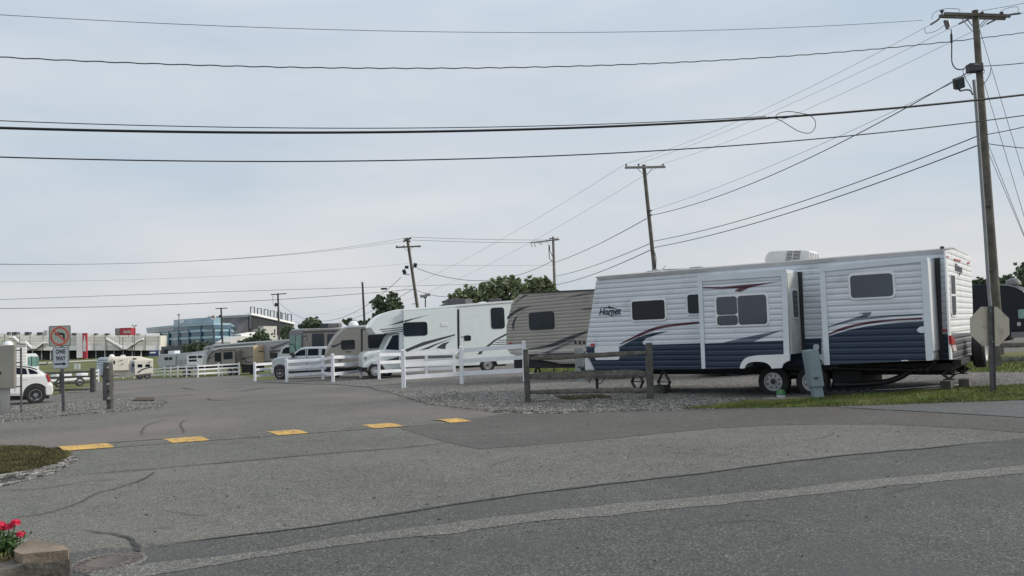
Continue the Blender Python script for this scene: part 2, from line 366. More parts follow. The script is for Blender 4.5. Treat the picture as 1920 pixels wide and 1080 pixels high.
sheet('road_near_lane', [g(200, 1030), g(265, 1031), g(420, 1010), g(640, 983), g(820, 953), g(1000, 927), g(1280, 893), g(1500, 865), g(1640, 850), g(1760, 840), g(1870, 829), g(1960, 818), (30, 7.5), (30, -9), (-30, -9), (-30, 2.5), g(100, 1045)], .014, A_NEAR)
up = [(140, 1085), (270, 1063), (480, 1040), (640, 1012), (820, 987), (1000, 964), (1300, 935), (1600, 907), (1920, 875), (2200, 850)]
dn = [(2200, 868), (1920, 893), (1600, 922), (1300, 953), (1000, 983), (860, 1000), (640, 1028), (480, 1052), (300, 1080), (200, 1100)]
sheet('road_seam', [g(*p) for p in bez(up, 3)+bez(dn, 3)], .018, A_SEAM, .085, step=.08)
def crack(name, px, w, dz=.021, wob=.02):
    pts = [g(*p) for p in bez(px, 5)]; L, Rr = [], []
    fine = []
    for a, b in zip(pts, pts[1:]):
        k = max(1, int((b-a).length/.12)); fine += [a.lerp(b, i/k) for i in range(k)]
    fine.append(pts[-1])
    for i, p in enumerate(fine):
        d = (fine[min(i+1, len(fine)-1)]-fine[max(0, i-1)]); d.z = 0; d.normalize(); n = Vector((-d.y, d.x, 0)); t = i/len(fine)
        ww = (w if not callable(w) else w(t))*(.6+.9*abs(mnoise.noise(p*2.3)))*min(1, 6*(1-t)+.15, 6*t+.15)
        q = p+n*(mnoise.noise(p*1.7)*wob*2+mnoise.noise(p*7)*wob*.8)
        L.append(q+n*ww); Rr.append(q-n*ww)
    return tag(sheet(name, L+Rr[::-1], dz, A_TAR, kind=None), kind='structure')
crack('road_crack', [(262, 1031), (420, 1011), (640, 984), (820, 954), (1000, 928), (1280, 894), (1500, 866), (1640, 851), (1760, 841), (1872, 829)], lambda t: .030)
crack('road_crack', [(130, 893), (300, 880), (500, 862), (640, 850), (760, 841), (838, 832)], .022)
crack('road_crack', [(15, 976), (90, 964), (150, 945), (178, 928), (230, 915), (270, 900), (292, 887)], .012)
crack('road_crack', [(155, 995), (190, 1001), (215, 1004), (240, 1014), (252, 1026), (262, 1038)], lambda t: .010+.05*t*t*(.6+.8*abs(mnoise.noise(Vector((t*9, 2, 1))))))
crack('road_crack', [(266, 818), (270, 803), (285, 795), (318, 787)], .013)
crack('road_crack', [(348, 814), (340, 800), (346, 789), (400, 787)], .013)
rc = random.Random(11)
for (x, y, l, a) in ((520, 905, 7, .1), (900, 880, 6, -.2), (1250, 850, 7, .15), (1500, 830, 6, -.1), (760, 1010, 5, .3), (1350, 985, 6, .1), (1650, 930, 5, -.15), (300, 960, 5, .4), (250, 1000, 4, -.3), (240, 1018, 4, .9)):
    q = [(x, y)]
    for i in range(l): a += rc.uniform(-.5, .5); q.append((q[-1][0]+rc.uniform(14, 30)*math.cos(a), q[-1][1]+rc.uniform(3, 7)*math.sin(a)))
    crack('road_crack', q, .006, .0215, .03)
crack('road_crack', [(0, 922), (80, 918), (160, 905), (215, 902)], .012)
crack('road_crack', [(1560, 766), (1700, 772), (1920, 785)], .018)
crack('road_crack', [(100, 839), (300, 825), (520, 814), (700, 804.5), (800, 798)], .05, .016, .03)
crack('road_crack', [(450, 735), (480, 730), (500, 727), (530, 726)], .05)
crack('road_crack', [(340, 727), (360, 731), (375, 730)], .05)
crack('road_crack', [(390, 724), (480, 719), (560, 716)], .06)
crack('road_crack', [(390, 747), (400, 751), (450, 752)], .03)
sheet('gravel_lot', [g(690, 727), g(740, 738), g(762, 747), g(800, 757), g(860, 765), g(930, 771), g(1010, 773.5), g(1150, 771), g(1280, 767), g(1400, 764), g(1550, 757), g(1700, 740), g(1920, 728), (45, 20), (45, 26), (60, 75), (-5, 75), (-14, 60), g(478, 716), g(538, 720), g(624, 721)], .022, GRAV, .12)
sheet('gravel_shoulder', [(-60, 19), g(-300, 800), g(0, 791), g(120, 780), g(240, 769), g(300, 763), g(312, 755), g(300, 747), g(240, 744), g(200, 742), g(176, 728), (-21.5, 37), (-23, 38), (-60, 38)], .022, GRAVL, .15)
sheet('grass_verge', [g(1290, 768), g(1400, 765.5), g(1550, 763), g(1740, 757), g(1920, 751), (30, 16.2), (30, 19.4), g(1920, 724), g(1780, 731), g(1680, 738), g(1540, 747), g(1430, 752)], .03, GRASSG, .08)
sheet('grass_island', [g(1560, 704), g(1920, 699), (45, 23), (45, 34), g(1920, 660), g(1560, 672)], .03, GRASSG, .2)
sheet('grass_island', [g(990, 699), g(1110, 697), g(1110, 690), g(990, 691)], .03, GRASSG, .2)
sheet('grass_corner', [(-40, 13), g(-200, 836), g(60, 841), g(100, 844), g(128, 850), g(128, 860), g(105, 873), g(60, 884), g(0, 893), g(-200, 930), (-40, 7)], .024, GRASSD, .08)
sheet('gravel_edge', [g(128, 858), g(140, 862), g(100, 885), g(50, 900), g(-20, 915), g(-200, 950), g(-200, 928), g(0, 892), g(60, 883), g(105, 872)], .02, GRAVL, .10, step=.15)
sheet('far_path', [g(60, 680.5), g(185, 674.5), g(185, 676.5), g(60, 683)], .05, mat('path_concrete', (.42, .40, .35), .8))
# loose stones, debris and grass blades nobody could count
def scatter(name, n, pts, size, m, dz=.03, flat=.6):
    bm = B(); P2 = [(p[0], p[1]) for p in pts]; xs = [p[0] for p in P2]; ys = [p[1] for p in P2]; k = 0
    def inside(x, y):
        c = False; j = len(P2)-1
        for i in range(len(P2)):
            if (P2[i][1] > y) != (P2[j][1] > y) and x < (P2[j][0]-P2[i][0])*(y-P2[i][1])/(P2[j][1]-P2[i][1])+P2[i][0]: c = not c
            j = i
        return c
    while k < n:
        x, y = random.uniform(min(xs), max(xs)), random.uniform(min(ys), max(ys))
        if not inside(x, y): continue
        k += 1; s = size*random.uniform(.4, 1.3); z = T(x, y)+dz; a = random.random()*6.3
        q = [Vector((x+s*math.cos(a+t)*random.uniform(.7, 1.1), y+s*math.sin(a+t)*random.uniform(.7, 1.1), z-.004)) for t in (0, 1.57, 3.14, 4.71)]
        vs = [bm.verts.new(v) for v in q]; tp = bm.verts.new((x+random.uniform(-.3, .3)*s, y+random.uniform(-.3, .3)*s, z+s*flat*random.uniform(.6, 1.2)))
        for i in range(4): bm.faces.new((vs[i], vs[(i+1) % 4], tp))
    return emit(name, bm, m)
ST = stone_mat('loose_stone', [(0, (.04, .04, .04)), (.5, (.14, .135, .125)), (1, (.38, .37, .35))], 12, 1, .1, .001)
tag(scatter('gravel_stones', 9000, [g(700, 732), g(745, 742), g(800, 760), g(930, 775), g(1010, 778), g(1280, 771), g(1400, 765), g(1400, 745), g(1000, 735), g(800, 735)], .028, ST, .022), 'loose gravel stones along the edge of the gravel lot', 'gravel', kind='stuff')
tag(scatter('gravel_stones', 5000, [g(0, 794), g(120, 783), g(240, 772), g(305, 766), g(315, 755), g(240, 746), g(0, 765)], .028, ST, .022), 'loose grey gravel stones around the traffic sign', 'gravel', kind='stuff')
tag(scatter('gravel_stones', 2200, [g(132, 858), g(148, 862), g(100, 890), g(30, 908), g(0, 915), g(0, 893), g(60, 883), g(105, 872)], .022, ST, .02), 'loose stones edging the dry grass corner', 'gravel', kind='stuff')
DEB = mat('debris_dark', (.035, .03, .025), .9, var=.5, vs=5)
tag(scatter('road_debris', 260, [g(100, 900), g(300, 830), g(1000, 790), g(1800, 790), g(1900, 900), g(1500, 1060), g(300, 1060)], .016, DEB, .02, .3), 'small dark bits of grit and bark scattered over the asphalt', 'debris', kind='stuff')
tag(scatter('road_grit', 1500, [g(100, 920), g(300, 880), g(1000, 850), g(1800, 840), g(1900, 900), g(1700, 1075), g(200, 1075)], .0075, ST, .016, .35), 'pale grit lying on the near asphalt', 'grit', kind='stuff')
def blades(name, n, pts, h, m, label, wd=.012, dz=.02):
    bm = B(); P2 = [(p[0], p[1]) for p in pts]; xs = [p[0] for p in P2]; ys = [p[1] for p in P2]; k = 0
    while k < n:
        x, y = random.uniform(min(xs), max(xs)), random.uniform(min(ys), max(ys)); c = False; j = len(P2)-1
        for i in range(len(P2)):
            if (P2[i][1] > y) != (P2[j][1] > y) and x < (P2[j][0]-P2[i][0])*(y-P2[i][1])/(P2[j][1]-P2[i][1])+P2[i][0]: c = not c
            j = i
        if not c: continue
        k += 1; cl = .5+.9*mnoise.noise(Vector((x*.9, y*.9, 0)))
        if random.random() > .55+cl: continue
        a = random.random()*6.3; hh = h*random.uniform(.4, 1.1)*(.7+cl*.5); z = T(x, y)+dz; l = Vector((random.uniform(-.5, .5), random.uniform(-.5, .5), 1))*hh
        d = Vector((math.cos(a), math.sin(a), 0))*wd; p = Vector((x, y, z))
        bm.faces.new([bm.verts.new(p-d), bm.verts.new(p+d), bm.verts.new(p+l)])
    return tag(emit(name, bm, m), label, 'grass', kind='stuff')
GB = mat('grass_blade', (.115, .155, .03), .7, var=.45, vs=1.6, dirt=((.24, .21, .08), 1.1, .54))
GBD = mat('grass_blade_dry', (.085, .078, .028), .8, var=.5, vs=2.5, dirt=((.06, .085, .018), 2.5, .58))
blades('grass', 34000, [g(1275, 769), g(1400, 767), g(1550, 764.5), g(1740, 758.5), g(1925, 752.5), (24, 19), g(1920, 724), g(1780, 731), g(1680, 738), g(1540, 747), g(1400, 753)], .06, GB, 'short green grass verge in front of the blue and white trailer')
blades('grass', 9000, [g(1560, 704), g(1925, 699), g(1925, 672), g(1560, 680)], .10, GB, 'green grass strip between the trailer sites', .02)
blades('grass', 9000, [g(-5, 840), g(60, 841), g(100, 845), g(128, 851), g(128, 860), g(105, 873), g(60, 884), g(-5, 893)], .05, GBD, 'patchy dry grass at the road corner')
blades('grass', 2500, [g(985, 700), g(1110, 698), g(1110, 690), g(985, 691)], .10, GB, 'small grass patch behind the split rail fence', .02)
blades('grass', 1500, [g(1040, 745), g(1120, 741), g(1150, 748), g(1060, 752)], .05, GBD, 'thin weeds in the gravel under the split rail fence')
# ------------------------------------------------------------ speed bump
YEL = mat('yellow_paint', (.54, .335, .09), .8, var=.16, vs=4, dirt=((.17, .145, .10), 14, .52), fine=.35, fs=45)
def speed_bump():
    L0, L1 = g(100, 849), g(892, 791); d = (L1-L0); d.z = 0; Ln = d.length; d.normalize(); n = Vector((-d.y, d.x, 0))
    M = Matrix(((d.x, n.x, 0, L0.x), (d.y, n.y, 0, L0.y), (0, 0, 1, 0), (0, 0, 0, 1)))
    r = empty('speed_bump', M, 'low asphalt speed bump with painted yellow dashes across the lot entrance', 'speed bump')
    W, Hh = .70, .032
    def strip(x0, x1, up, m, name, skew=0):
        bm = B(); K = 12; prev = None; nx = max(1, int((x1-x0)/1.0))
        for j in range(nx+1):
            x = x0+(x1-x0)*j/nx; row = []
            for k in range(K+1):
                t = k/K; y = W*t; f = 1 if (up or .4 < x < Ln-.3) else 0
                row.append(bm.verts.new((x+skew*(t-.5), y, .014+up+(Hh*math.sin(math.pi*t)**1.2)*f)))
            if prev:
                for k in range(K): bm.faces.new((prev[k], row[k], row[k+1], prev[k+1]))
            prev = row
        return emit(name, bm, m, r, smooth=True)
    strip(0, Ln, 0, A_OLD, 'hump')
    for (xa, xb) in ((105, 205), (308, 384), (506, 568), (686, 745), (829, 872)):
        for_a = g(xa-2, 848-(xa-100)*.0736); for_b = g(xb-7, 848-(xb-100)*.0736)
        s0 = (for_a-L0).dot(d); s1 = (for_b-L0).dot(d)
        strip(s0, s1, .005, YEL, 'painted_dash', -.30)
speed_bump()
# ------------------------------------------------------------ the blue and white travel trailer
SIDE_W = siding('siding_white_shaded', (.60, .64, .69)); NAVY = siding('siding_navy', (.014, .030, .062), rough=.55); MAROON = siding('siding_maroon', (.085, .022, .04))  # white siding toned bluish and darker: shade of the long side put into colour
SLATE = siding('siding_slate', (.10, .12, .17)); TRIMW = mat('trim_white', (.62, .67, .72), .4, var=.06)
REARG = siding('siding_white_lit_rear', (.72, .73, .74)); GREYS = siding('siding_dark_grey', (.10, .10, .115))  # rear copy of the white siding, lighter because the lit end is painted in
def roof_arc(t, x0, x1, z0, z1, w, rise, m, th=.05, y0=0, name='roof'):
    bm = B(); K = 10; rows = []
    for k in range(K+1):
        a = k/K; y = y0+w*a; dz = rise*math.sin(math.pi*a)
        rows.append([bm.verts.new((x, y, z+dz+q)) for x, z in ((x0, z0), (x1, z1)) for q in (0, th)])
    for a, b in zip(rows, rows[1:]):
        bm.faces.new((a[1], a[3], b[3], b[1])); bm.faces.new((a[0], b[0], b[2], a[2])); bm.faces.new((a[0], a[1], b[1], b[0])); bm.faces.new((a[2], b[2], b[3], a[3]))
    bm.faces.new(rows[0]if 0 else (rows[0][0], rows[0][2], rows[0][3], rows[0][1])); bm.faces.new((rows[-1][0], rows[-1][1], rows[-1][3], rows[-1][2]))
    return emit(name, bm, m, t)
def scissor(v, x, y, ztop, parent, block=0, name='stabiliser_jack', w=.13):
    bm = B(); zb = block+.02; zm = (ztop+zb)/2
    for s in (-1, 1):
        tube(bm, [(x, y, ztop), (x+s*w, y, zm)], .022, 5); tube(bm, [(x+s*w, y, zm), (x, y, zb)], .022, 5)
        tube(bm, [(x, y+.06, ztop), (x+s*w, y+.06, zm)], .022, 5); tube(bm, [(x+s*w, y+.06, zm), (x, y+.06, zb)], .022, 5)
    tube(bm, [(x-w-.04, y+.03, zm), (x+w+.04, y+.03, zm)], .014, 5); box(bm, x-.1, x+.1, y-.05, y+.11, zb-.02, zb)
    return emit(name, bm, BLACK, parent)
def hornet():
    v = V('travel_trailer', 'white travel trailer with navy lower panels and two slide-outs behind the split rail fence', 'travel trailer', 1105, 21.2, 1783, 16.2, base=0)
    r = v.root; W = 2.44; so_ = .80
    body = v.poly('body', [(1117, 526), (1121, 521), (1773, 470), (1784, 674), (1540, 684), (1313, 692), (1115, 693.5), (1099, 660), (1099, 641)], 0, W, SIDE_W, bevel=.03)
    x0, z0 = v.uv(1119, 521); x1, z1 = v.uv(1773, 468)
    ROOFM = mat('roof_membrane', (.33, .33, .33), .7, var=.2, vs=5)
    roof_arc(r, x0-.02, x1+.01, z0-.005, z1-.02, W+.04, .10, ROOFM, .03, -.02)
    v.poly('roof_edge_trim', [(1118, 521.5), (1121, 519), (1773, 468), (1773.3, 474), (1300, 511), (1121, 525)], .022, .02, mat('trim_grey', (.36, .36, .37), .6))
    # painted pattern
    st = lambda pts, m, o=.004, n='stripe', s=5, sm=True: v.poly(n, pts, o, .008, m)
    st([(1099, 650), (1163, 650), (1178, 641.5), (1198, 632), (1225, 624), (1253, 620.5), (1232, 627.5), (1212, 634), (1204.5, 641), (1206, 645.5), (1214, 647), (1313, 643.5), (1540, 634), (1540, 684), (1313, 692), (1115, 693.3), (1099.3, 660)], NAVY, n='lower_panel')
    st([(1162, 644.5)]+bez([(1162, 644.5), (1195, 627), (1222, 615.5), (1252, 608.5), (1312, 602.7)], 4)[1:]+bez([(1312, 606.5), (1255, 613), (1225, 620), (1198, 631), (1164, 645.5)], 4), MAROON, .006)
    st([(1759, 627), (1781.8, 625.5), (1784, 674), (1761, 675)], NAVY, .004, 'lower_panel')
    # openings
    v.window((1183, 560.5, 1250, 602.5)); v.window((1287, 548.5, 1326, 591), fm=TRIMW)
    v.rect('storage_door', (1115, 649.5, 1161, 675), .02, .03, WHITE, .06, bevel=.005)
    v.rect('marker_light', (1107, 644, 1114, 648.5), .03, .03, RED, .01); v.rect('marker_light', (1765, 617, 1775, 621.5), .03, .03, RED, .01)
    # brand lettering
    LG = mat('lettering_navy', (.018, .025, .045), .5)
    v.text('lettering', 'Hornet', (1123, 577.5, 1165, 590), .006, LG, .35, .022)
    for pts in ([(1123, 576.5), (1141, 575.8), (1140, 572.8), (1150, 577), (1167, 582), (1150, 578.8)], [(1135, 588), (1146, 590.3), (1166, 590.6), (1146, 591.4), (1150, 593.8), (1140, 590.6)]): v.poly('lettering', pts, .008, .008, LG)
    # slide one
    s1 = v.poly('slide_out', [(1309, 517), (1474, 505), (1480, 664), (1405, 668), (1391, 680), (1388, 690.5), (1318, 691.5)], so_, so_-.002, SIDE_W, bevel=.012)
    P_ = lambda n, pts, m, o: v.poly(n, pts, so_+o, .01, m, s1)
    P_('slide_trim', [(1307, 517), (1474.5, 504.5), (1475, 517), (1308, 528)], TRIMW, .020); P_('slide_trim', [(1308, 528.2), (1316.3, 527.6), (1322.5, 691), (1315.5, 691.5)], TRIMW, .020)
    P_('slide_trim', [(1464.5, 517.6), (1475, 517.2), (1480.5, 665), (1469.5, 666)], TRIMW, .020)
    P_('lower_panel', [(1321, 644), (1469, 638.5), (1470, 665), (1405, 668), (1391, 680), (1388, 690.5), (1322.5, 691)], NAVY, .003)
    P_('stripe', bez([(1355, 642.6), (1382, 636), (1426, 626.5), (1467.5, 618.5)], 4)+[(1436, 630.5), (1418, 638), (1413, 640.6)], SLATE, .006)
    P_('stripe', [(1316.5, 538), (1354, 538), (1395, 534), (1430, 531), (1464, 526.6), (1428, 534), (1404, 539.5), (1393, 545), (1388, 547.3), (1377.5, 545.8), (1380, 543), (1387, 540), (1351, 541.5), (1318, 540.4)], MAROON, .006)
    v.window((1341, 551, 1442, 612.5), so_, panes=[(0, .0, .43, .36), (0, .36, .43, 1), (.43, 0, 1, 1)], gm=GLASS2, rad=.1, parent=s1)
    # side wall of slide one seen from the rear, with its small window
    s_r = max(v.uv(1474, 505, so_)[0], v.uv(1480, 664, so_)[0])+.002; zt = v.uv(1474, 512, so_)[1]; zb = v.uv(1478, 665, so_)[1]
    SP = mat('slide_side_panel', (.50, .52, .50), .5, var=.1)
    sp = emit('slide_side_panel', box(B(), s_r-.01, s_r+.012, -so_+.02, -.01, zb+.01, zt), SP, s1)
    f = emit('window', prismx(B(), [(a, b) for a, b in rrect(-so_+.2, -so_+.62, zt-1.0, zt-.33, .09)], s_r+.0, s_r+.03), TRIMW, s1)
    emit('pane', prismx(B(), [(a, b) for a, b in rrect(-so_+.24, -so_+.58, zt-.96, zt-.37, .07)], s_r+.0, s_r+.036), GLASS, f)
    v.poly('slide_seal', [(1495, 510), (1503, 509.5), (1510, 668), (1501, 668)], .035, .04, BLACK)
    # slide two
    s2 = v.poly('slide_out', [(1537, 501), (1737, 480.5), (1748.5, 675.5), (1555, 683.5), (1545.5, 684)], so_, so_-.002, SIDE_W, bevel=.012)
    Q_ = lambda n, pts, m, o: v.poly(n, pts, so_+o, .01, m, s2)
    Q_('slide_trim', [(1536, 500.5), (1738, 480), (1739, 490), (1536.5, 510)], TRIMW, .02); Q_('slide_trim', [(1536.5, 510.3), (1547, 509.3), (1556, 684), (1545, 684.5)], TRIMW, .02)
    Q_('slide_trim', [(1726, 491.6), (1739, 490.3), (1749.5, 675.5), (1737, 676.5)], TRIMW, .02)
    Q_('lower_panel', [(1553, 630.6)]+bez([(1553, 630.6), (1590, 619), (1637, 610), (1684.6, 605), (1731.5, 602.5)], 4)+[(1736, 675.5), (1556, 683)], NAVY, .003)
    Q_('stripe', bez([(1553.5, 625.7), (1574, 616), (1606, 607), (1653, 600), (1729, 595)], 4)+bez([(1729.3, 599), (1669, 602), (1612, 610.5), (1574, 621), (1553.8, 628.6)], 4), MAROON, .006)
    Q_('stripe', [(1553, 611.5), (1577, 604), (1599.6, 596.7), (1618.5, 590.5), (1617, 587.8), (1609, 586.6), (1634, 585), (1631.5, 590.5), (1624, 595), (1669, 591), (1729, 588), (1729, 590.6), (1669, 594), (1606, 600.5), (1575, 608), (1553, 614)], SLATE, .006)
    Q_('stripe', bez([(1733, 611.5), (1725, 613), (1720, 617), (1720, 621), (1726, 624), (1733.6, 624)], 4), TRIMW, .008)
    v.window((1591, 510.5, 1679, 561), so_, gm=GLASS2, rad=.1, parent=s2)
    v.rect('maker_plate', (1690, 675.2, 1703, 676.8), so_+.006, .01, WHITE, .002, parent=s2)
    s_r = max(v.uv(1737, 481, so_)[0], v.uv(1748.5, 675, so_)[0])+.002; zt = v.uv(1738, 489, so_)[1]; zb = v.uv(1748, 658, so_)[1]
    emit('slide_side_panel', box(B(), s_r, s_r+.012, -so_+.02, -.01, zb, zt), WHITE, s2)
    v.poly('slide_seal', [(1752, 484), (1762, 483.2), (1768, 668), (1757, 668)], .03, .03, BLACK)
    # wheel arches, wheels, underbody
    v.poly('fender', bez([(1387, 691), (1389.5, 681), (1398, 671.5), (1414, 667), (1440, 665.5), (1480.5, 664)], 3)+[(1480.5, 676), (1474, 678.5), (1468, 683), (1465.7, 690), (1447, 691)]+bez([(1447, 691), (1441, 683), (1430, 678.8), (1412, 678.5), (1400, 682.5), (1396, 690.5)], 3), so_+.05, .06, WHITE)
    v.poly('fender', [(1531.5, 664), (1538, 665), (1547, 671), (1550, 678), (1545, 680), (1538, 673), (1532, 671)], .08, .06, WHITE)
    v.rect('fuel_cap', (1524.5, 645, 1536, 656), .03, .02, TRIMW, .06)
    v.wheel(1449.5, .35, .24, .12, 'steel', .6, py=715); v.wheel(1522, .35, .24, .12, 'steel', .6, py=715)
    v.wheel(1449.5, .35, .24, -2.0, 'steel', .6, py=715); v.wheel(1522, .35, .24, -2.0, 'steel', .6, py=715)
    bm = B(); Z = v.uv(1540, 686)[1]; xa, xb = v.uv(1130, 690)[0], v.uv(1783, 676)[0]
    box(bm, xa, xb, .05, W-.05, Z-.10, Z+.04)
    for y in (.45, 1.9): box(bm, xa-.9, xb, y, y+.1, Z-.22, Z-.05)
    emit('chassis', bm, UNDER, r)
    xa, xb = v.uv(1556, 690)[0], v.uv(1612, 690)[0]; bm = B(); box(bm, xa, xb, .1, W-.3, .1, Z-.08); emit('underbody_block', bm, UNDER, r, bevel=.04)  # dark block filling the low space under the floor
    bm = B(); xa2 = v.uv(1400, 690)[0]; box(bm, xa2, xa, .9, 1.0, .35, Z-.08); box(bm, xa2+.2, xa, .3, W-.3, .5, Z-.06)
    for px in (1449.5, 1522): x = v.uv(px, 715)[0]; tube(bm, [(x, -.05, .35), (x, W-.2, .35)], .045, 8)
    x_ = v.uv(1486, 715)[0]; prism(bm, [(x_-.42, .40), (x_, .56), (x_+.42, .40), (x_+.4, .36), (x_, .50), (x_-.4, .36)], .06, .13)
    emit('axles', bm, UNDER, r)
    bm = B(); X = lambda px, py, o=.0: v.uv(px, py, o)
    pp = [X(1560, 690), X(1609, 692), X(1690, 693.5), X(1715, 694), X(1735, 692), X(1748, 685), X(1752, 676)]
    tube(bm, [(a, .05, b) for a, b in bez(pp, 4)], .045, 8)
    for px in (1725, 1737): c = X(px, 693); tube(bm, [(c[0]-.04, .05, c[1]), (c[0]+.04, .05, c[1])], .065, 8)
    emit('drain_pipe', bm, BLACK, r, smooth=True)
    # jacks
    for px, py, y in ((1190, 700, .1), (1240, 700, .1), (1776, 685, .1)):
        scissor(v, X(px, py)[0], y, Z-.1, r, .0 if px < 1700 else .40, w=.16 if px < 1700 else .11)
    scissor(v, X(1776, 685)[0], W-.4, Z-.1, r, .40, w=.12)
    # tongue
    bm = B(); xf = X(1112, 690)[0]
    for y in (.35, W-.35): tube(bm, [(xf+.3, y, Z-.1), (xf-1.1, W/2, Z-.12)], .06, 4)
    emit('tongue', bm, UNDER, r)
    bm = B(); xj = X(1101, 710)[0]; tube(bm, [(xj, .5, .02), (xj, .5, Z+.1)], .04, 8); box(bm, xj-.1, xj+.1, .4, .6, 0, .02); emit('tongue_jack', bm, BLACK, r)
    bm = B(); tube(bm, [(a, .3, b) for a, b in bez([X(1091, 708), X(1094, 719), X(1097, 712), X(1104, 711), X(1108, 718), X(1116, 720), X(1122, 711)], 4)], .012, 5); emit('tongue_cable', bm, WIREM, r)
    pc = v.poly('propane_cover', [(1096, 664), (1099, 657), (1103, 658), (1103.5, 675), (1115.5, 694), (1096.5, 695)], -.3, .9, WHITE, bevel=.03)
    # roof gear
    AC = mat('ac_shroud', (.74, .74, .75), .5, var=.08)
    rg = V(None, '', '', 1105, 21.2, 1783, 16.2, base=0)
    a = v.poly('air_conditioner', bez([(1439, 496), (1434, 490), (1434, 483), (1440, 473), (1449, 470.5), (1474, 468.5)], 3)+[(1503, 468), (1518, 470), (1519, 491)], -.85, .72, AC, bevel=.03)
    gr = v.poly('grille', [(1476, 470.5), (1500.5, 469.5), (1497, 492), (1472, 493)], -.85+.012, .02, BLACK, parent=a)
    bm = B()
    for k in range(9):
        z = k/8; p0 = X(1472+4*z, 492-21*z, -.85+.02); p1 = X(1497+3.5*z, 491-21*z, -.85+.02); tube(bm, [(p0[0], .83, p0[1]), (p1[0], .83, p1[1])], .008, 4)
    p0, p1 = X(1484, 492.5, -.83), X(1488, 470.5, -.83); tube(bm, [(p0[0], .825, p0[1]), (p1[0], .825, p1[1])], .012, 4)
    emit('grille_slat', bm, AC, gr)
    # rear face of the air conditioner
    xe = X(1519, 480, -.85)[0]; zt = X(1518, 471, -.85)[1]; zb = X(1519, 490, -.85)[1]; bm = B(); box(bm, xe-.01, xe+.012, .92, 1.50, zb+.02, zt-.03); ge = emit('grille', bm, BLACK, a)
    bm = B()
    for k in range(8): z = zb+.03+(zt-zb-.07)*k/7; box(bm, xe, xe+.02, .92, 1.50, z-.006, z+.006)
    for y in (.92, 1.11, 1.3, 1.49): box(bm, xe, xe+.024, y-.012, y+.012, zb+.02, zt-.03)
    emit('grille_slat', bm, AC, ge)
    ROW = mat('roof_fitting', (.48, .50, .50), .6)
    v.poly('roof_vent', [(1207, 511), (1215, 507.5), (1238, 506), (1242, 509.5)], -.5, .4, ROW, bevel=.015)
    v.poly('antenna_base', [(1222, 509), (1222.5, 504), (1230, 503.5), (1231, 508.5)], -.9, .12, mat('fitting_grey', (.2, .2, .21), .6))
    bm = B()
    for a_, b_ in (((1238, 506), (1350, 502)), ((1242, 508.5), (1350, 504)), ((1300, 504.5), (1305, 501.5))): p0, p1 = X(*a_, -1.0), X(*b_, -1.0); tube(bm, [(p0[0], 1.0, p0[1]), (p1[0], 1.0, p1[1])], .016, 5)
    p0, p1 = X(1241, 507, -1), X(1248, 498, -1); tube(bm, [(p0[0], 1.0, p0[1]), (p1[0], 1.0, p1[1])], .01, 5)
    p0, p1 = X(1296, 504, -1), X(1318, 502, -1); box(bm, p0[0], p1[0], .9, 1.1, p0[1]-.02, p1[1]+.03)
    emit('roof_antenna', bm, STEEL, r)
    v.poly('roof_vent_pipe', [(1762.5, 469), (1763, 464), (1761.5, 463.5), (1763, 462), (1768.5, 461.5), (1770, 463.5), (1768.5, 464), (1769, 469)], -.12, .1, BLACK)
    v.poly('roof_vent_pipe', [(1552, 488.5), (1553, 485.5), (1555, 485.5), (1556, 488)], -.3, .08, ROW)
    # ---- rear end, its own plane
    xr = max(v.uv(1773, 470)[0], v.uv(1784, 674)[0])+.004; e = V.__new__(V); h = Vector((v.ex.x, v.ex.y, 0)).normalized()
    e.O = v.O+v.ex*xr; e.ex = v.ey; e.ey = -v.ex; e.ez = v.ez; e.root = None
    def rear(n, pts, off, th, m, parent=None, flat=True):
        q = [e.uv(x, y, off) for x, y in pts]                    # (y local, z)
        return emit(n, prismx(B(), q, xr+off-th, xr+off), m, parent or r)
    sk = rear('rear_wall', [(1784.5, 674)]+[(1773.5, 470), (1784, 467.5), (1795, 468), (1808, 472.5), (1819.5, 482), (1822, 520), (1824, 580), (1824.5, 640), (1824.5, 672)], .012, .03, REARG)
    rear('lower_panel', [(1782, 624.5), (1825, 623.5), (1825, 672), (1785, 674)], .02, .012, GREYS, sk)
    rear('corner_trim', [(1772.5, 470), (1775.5, 469.5), (1786, 674), (1783, 674)], .028, .03, WHITE)
    f = rear('window', [(1782.5, 513), (1791.5, 514), (1794.5, 588), (1793.5, 594), (1786, 594), (1784.5, 588)], .03, .02, WHITE)
    PN = mat('pane_rear', (.02, .026, .032), .45, var=.2, spec=.2)
    rear('pane', [(1783.7, 516), (1790.6, 517), (1792, 551), (1784.8, 551)], .036, .012, PN, f); rear('pane', [(1785, 555), (1792.2, 555), (1793.3, 586), (1792, 590.5), (1786.6, 590.5)], .036, .012, PN, f)
    for x, y in ((1777.5, 481.5), (1793, 487), (1797, 488), (1801, 488.8), (1817.5, 493)): rear('marker_light', [(x-1.3, y-1.8), (x+1.5, y-1.6), (x+1.5, y+1.6), (x-1.3, y+1.4)], .045, .03, RED)
    tl = rear('tail_light', [(1783.5, 629), (1790, 634), (1791.5, 646), (1785, 646)], .06, .05, RED)
    rear('number_plate', [(1785.5, 647.5), (1791.5, 646.5), (1794.5, 657.5), (1788.5, 659)], .05, .03, mat('plate_pale', (.6, .5, .5), .5))
    q0 = e.uv(1791, 508, .02); q1 = e.uv(1804, 500, .02); bm = text_bm('Hornet', .17, .35, .02, q1[0]-q0[0])
    for w_ in bm.verts: w_.co = Vector((xr+.022-w_.co.y, q0[0]+w_.co.x, q0[1]+w_.co.z))
    emit('lettering', bm, LG, r)
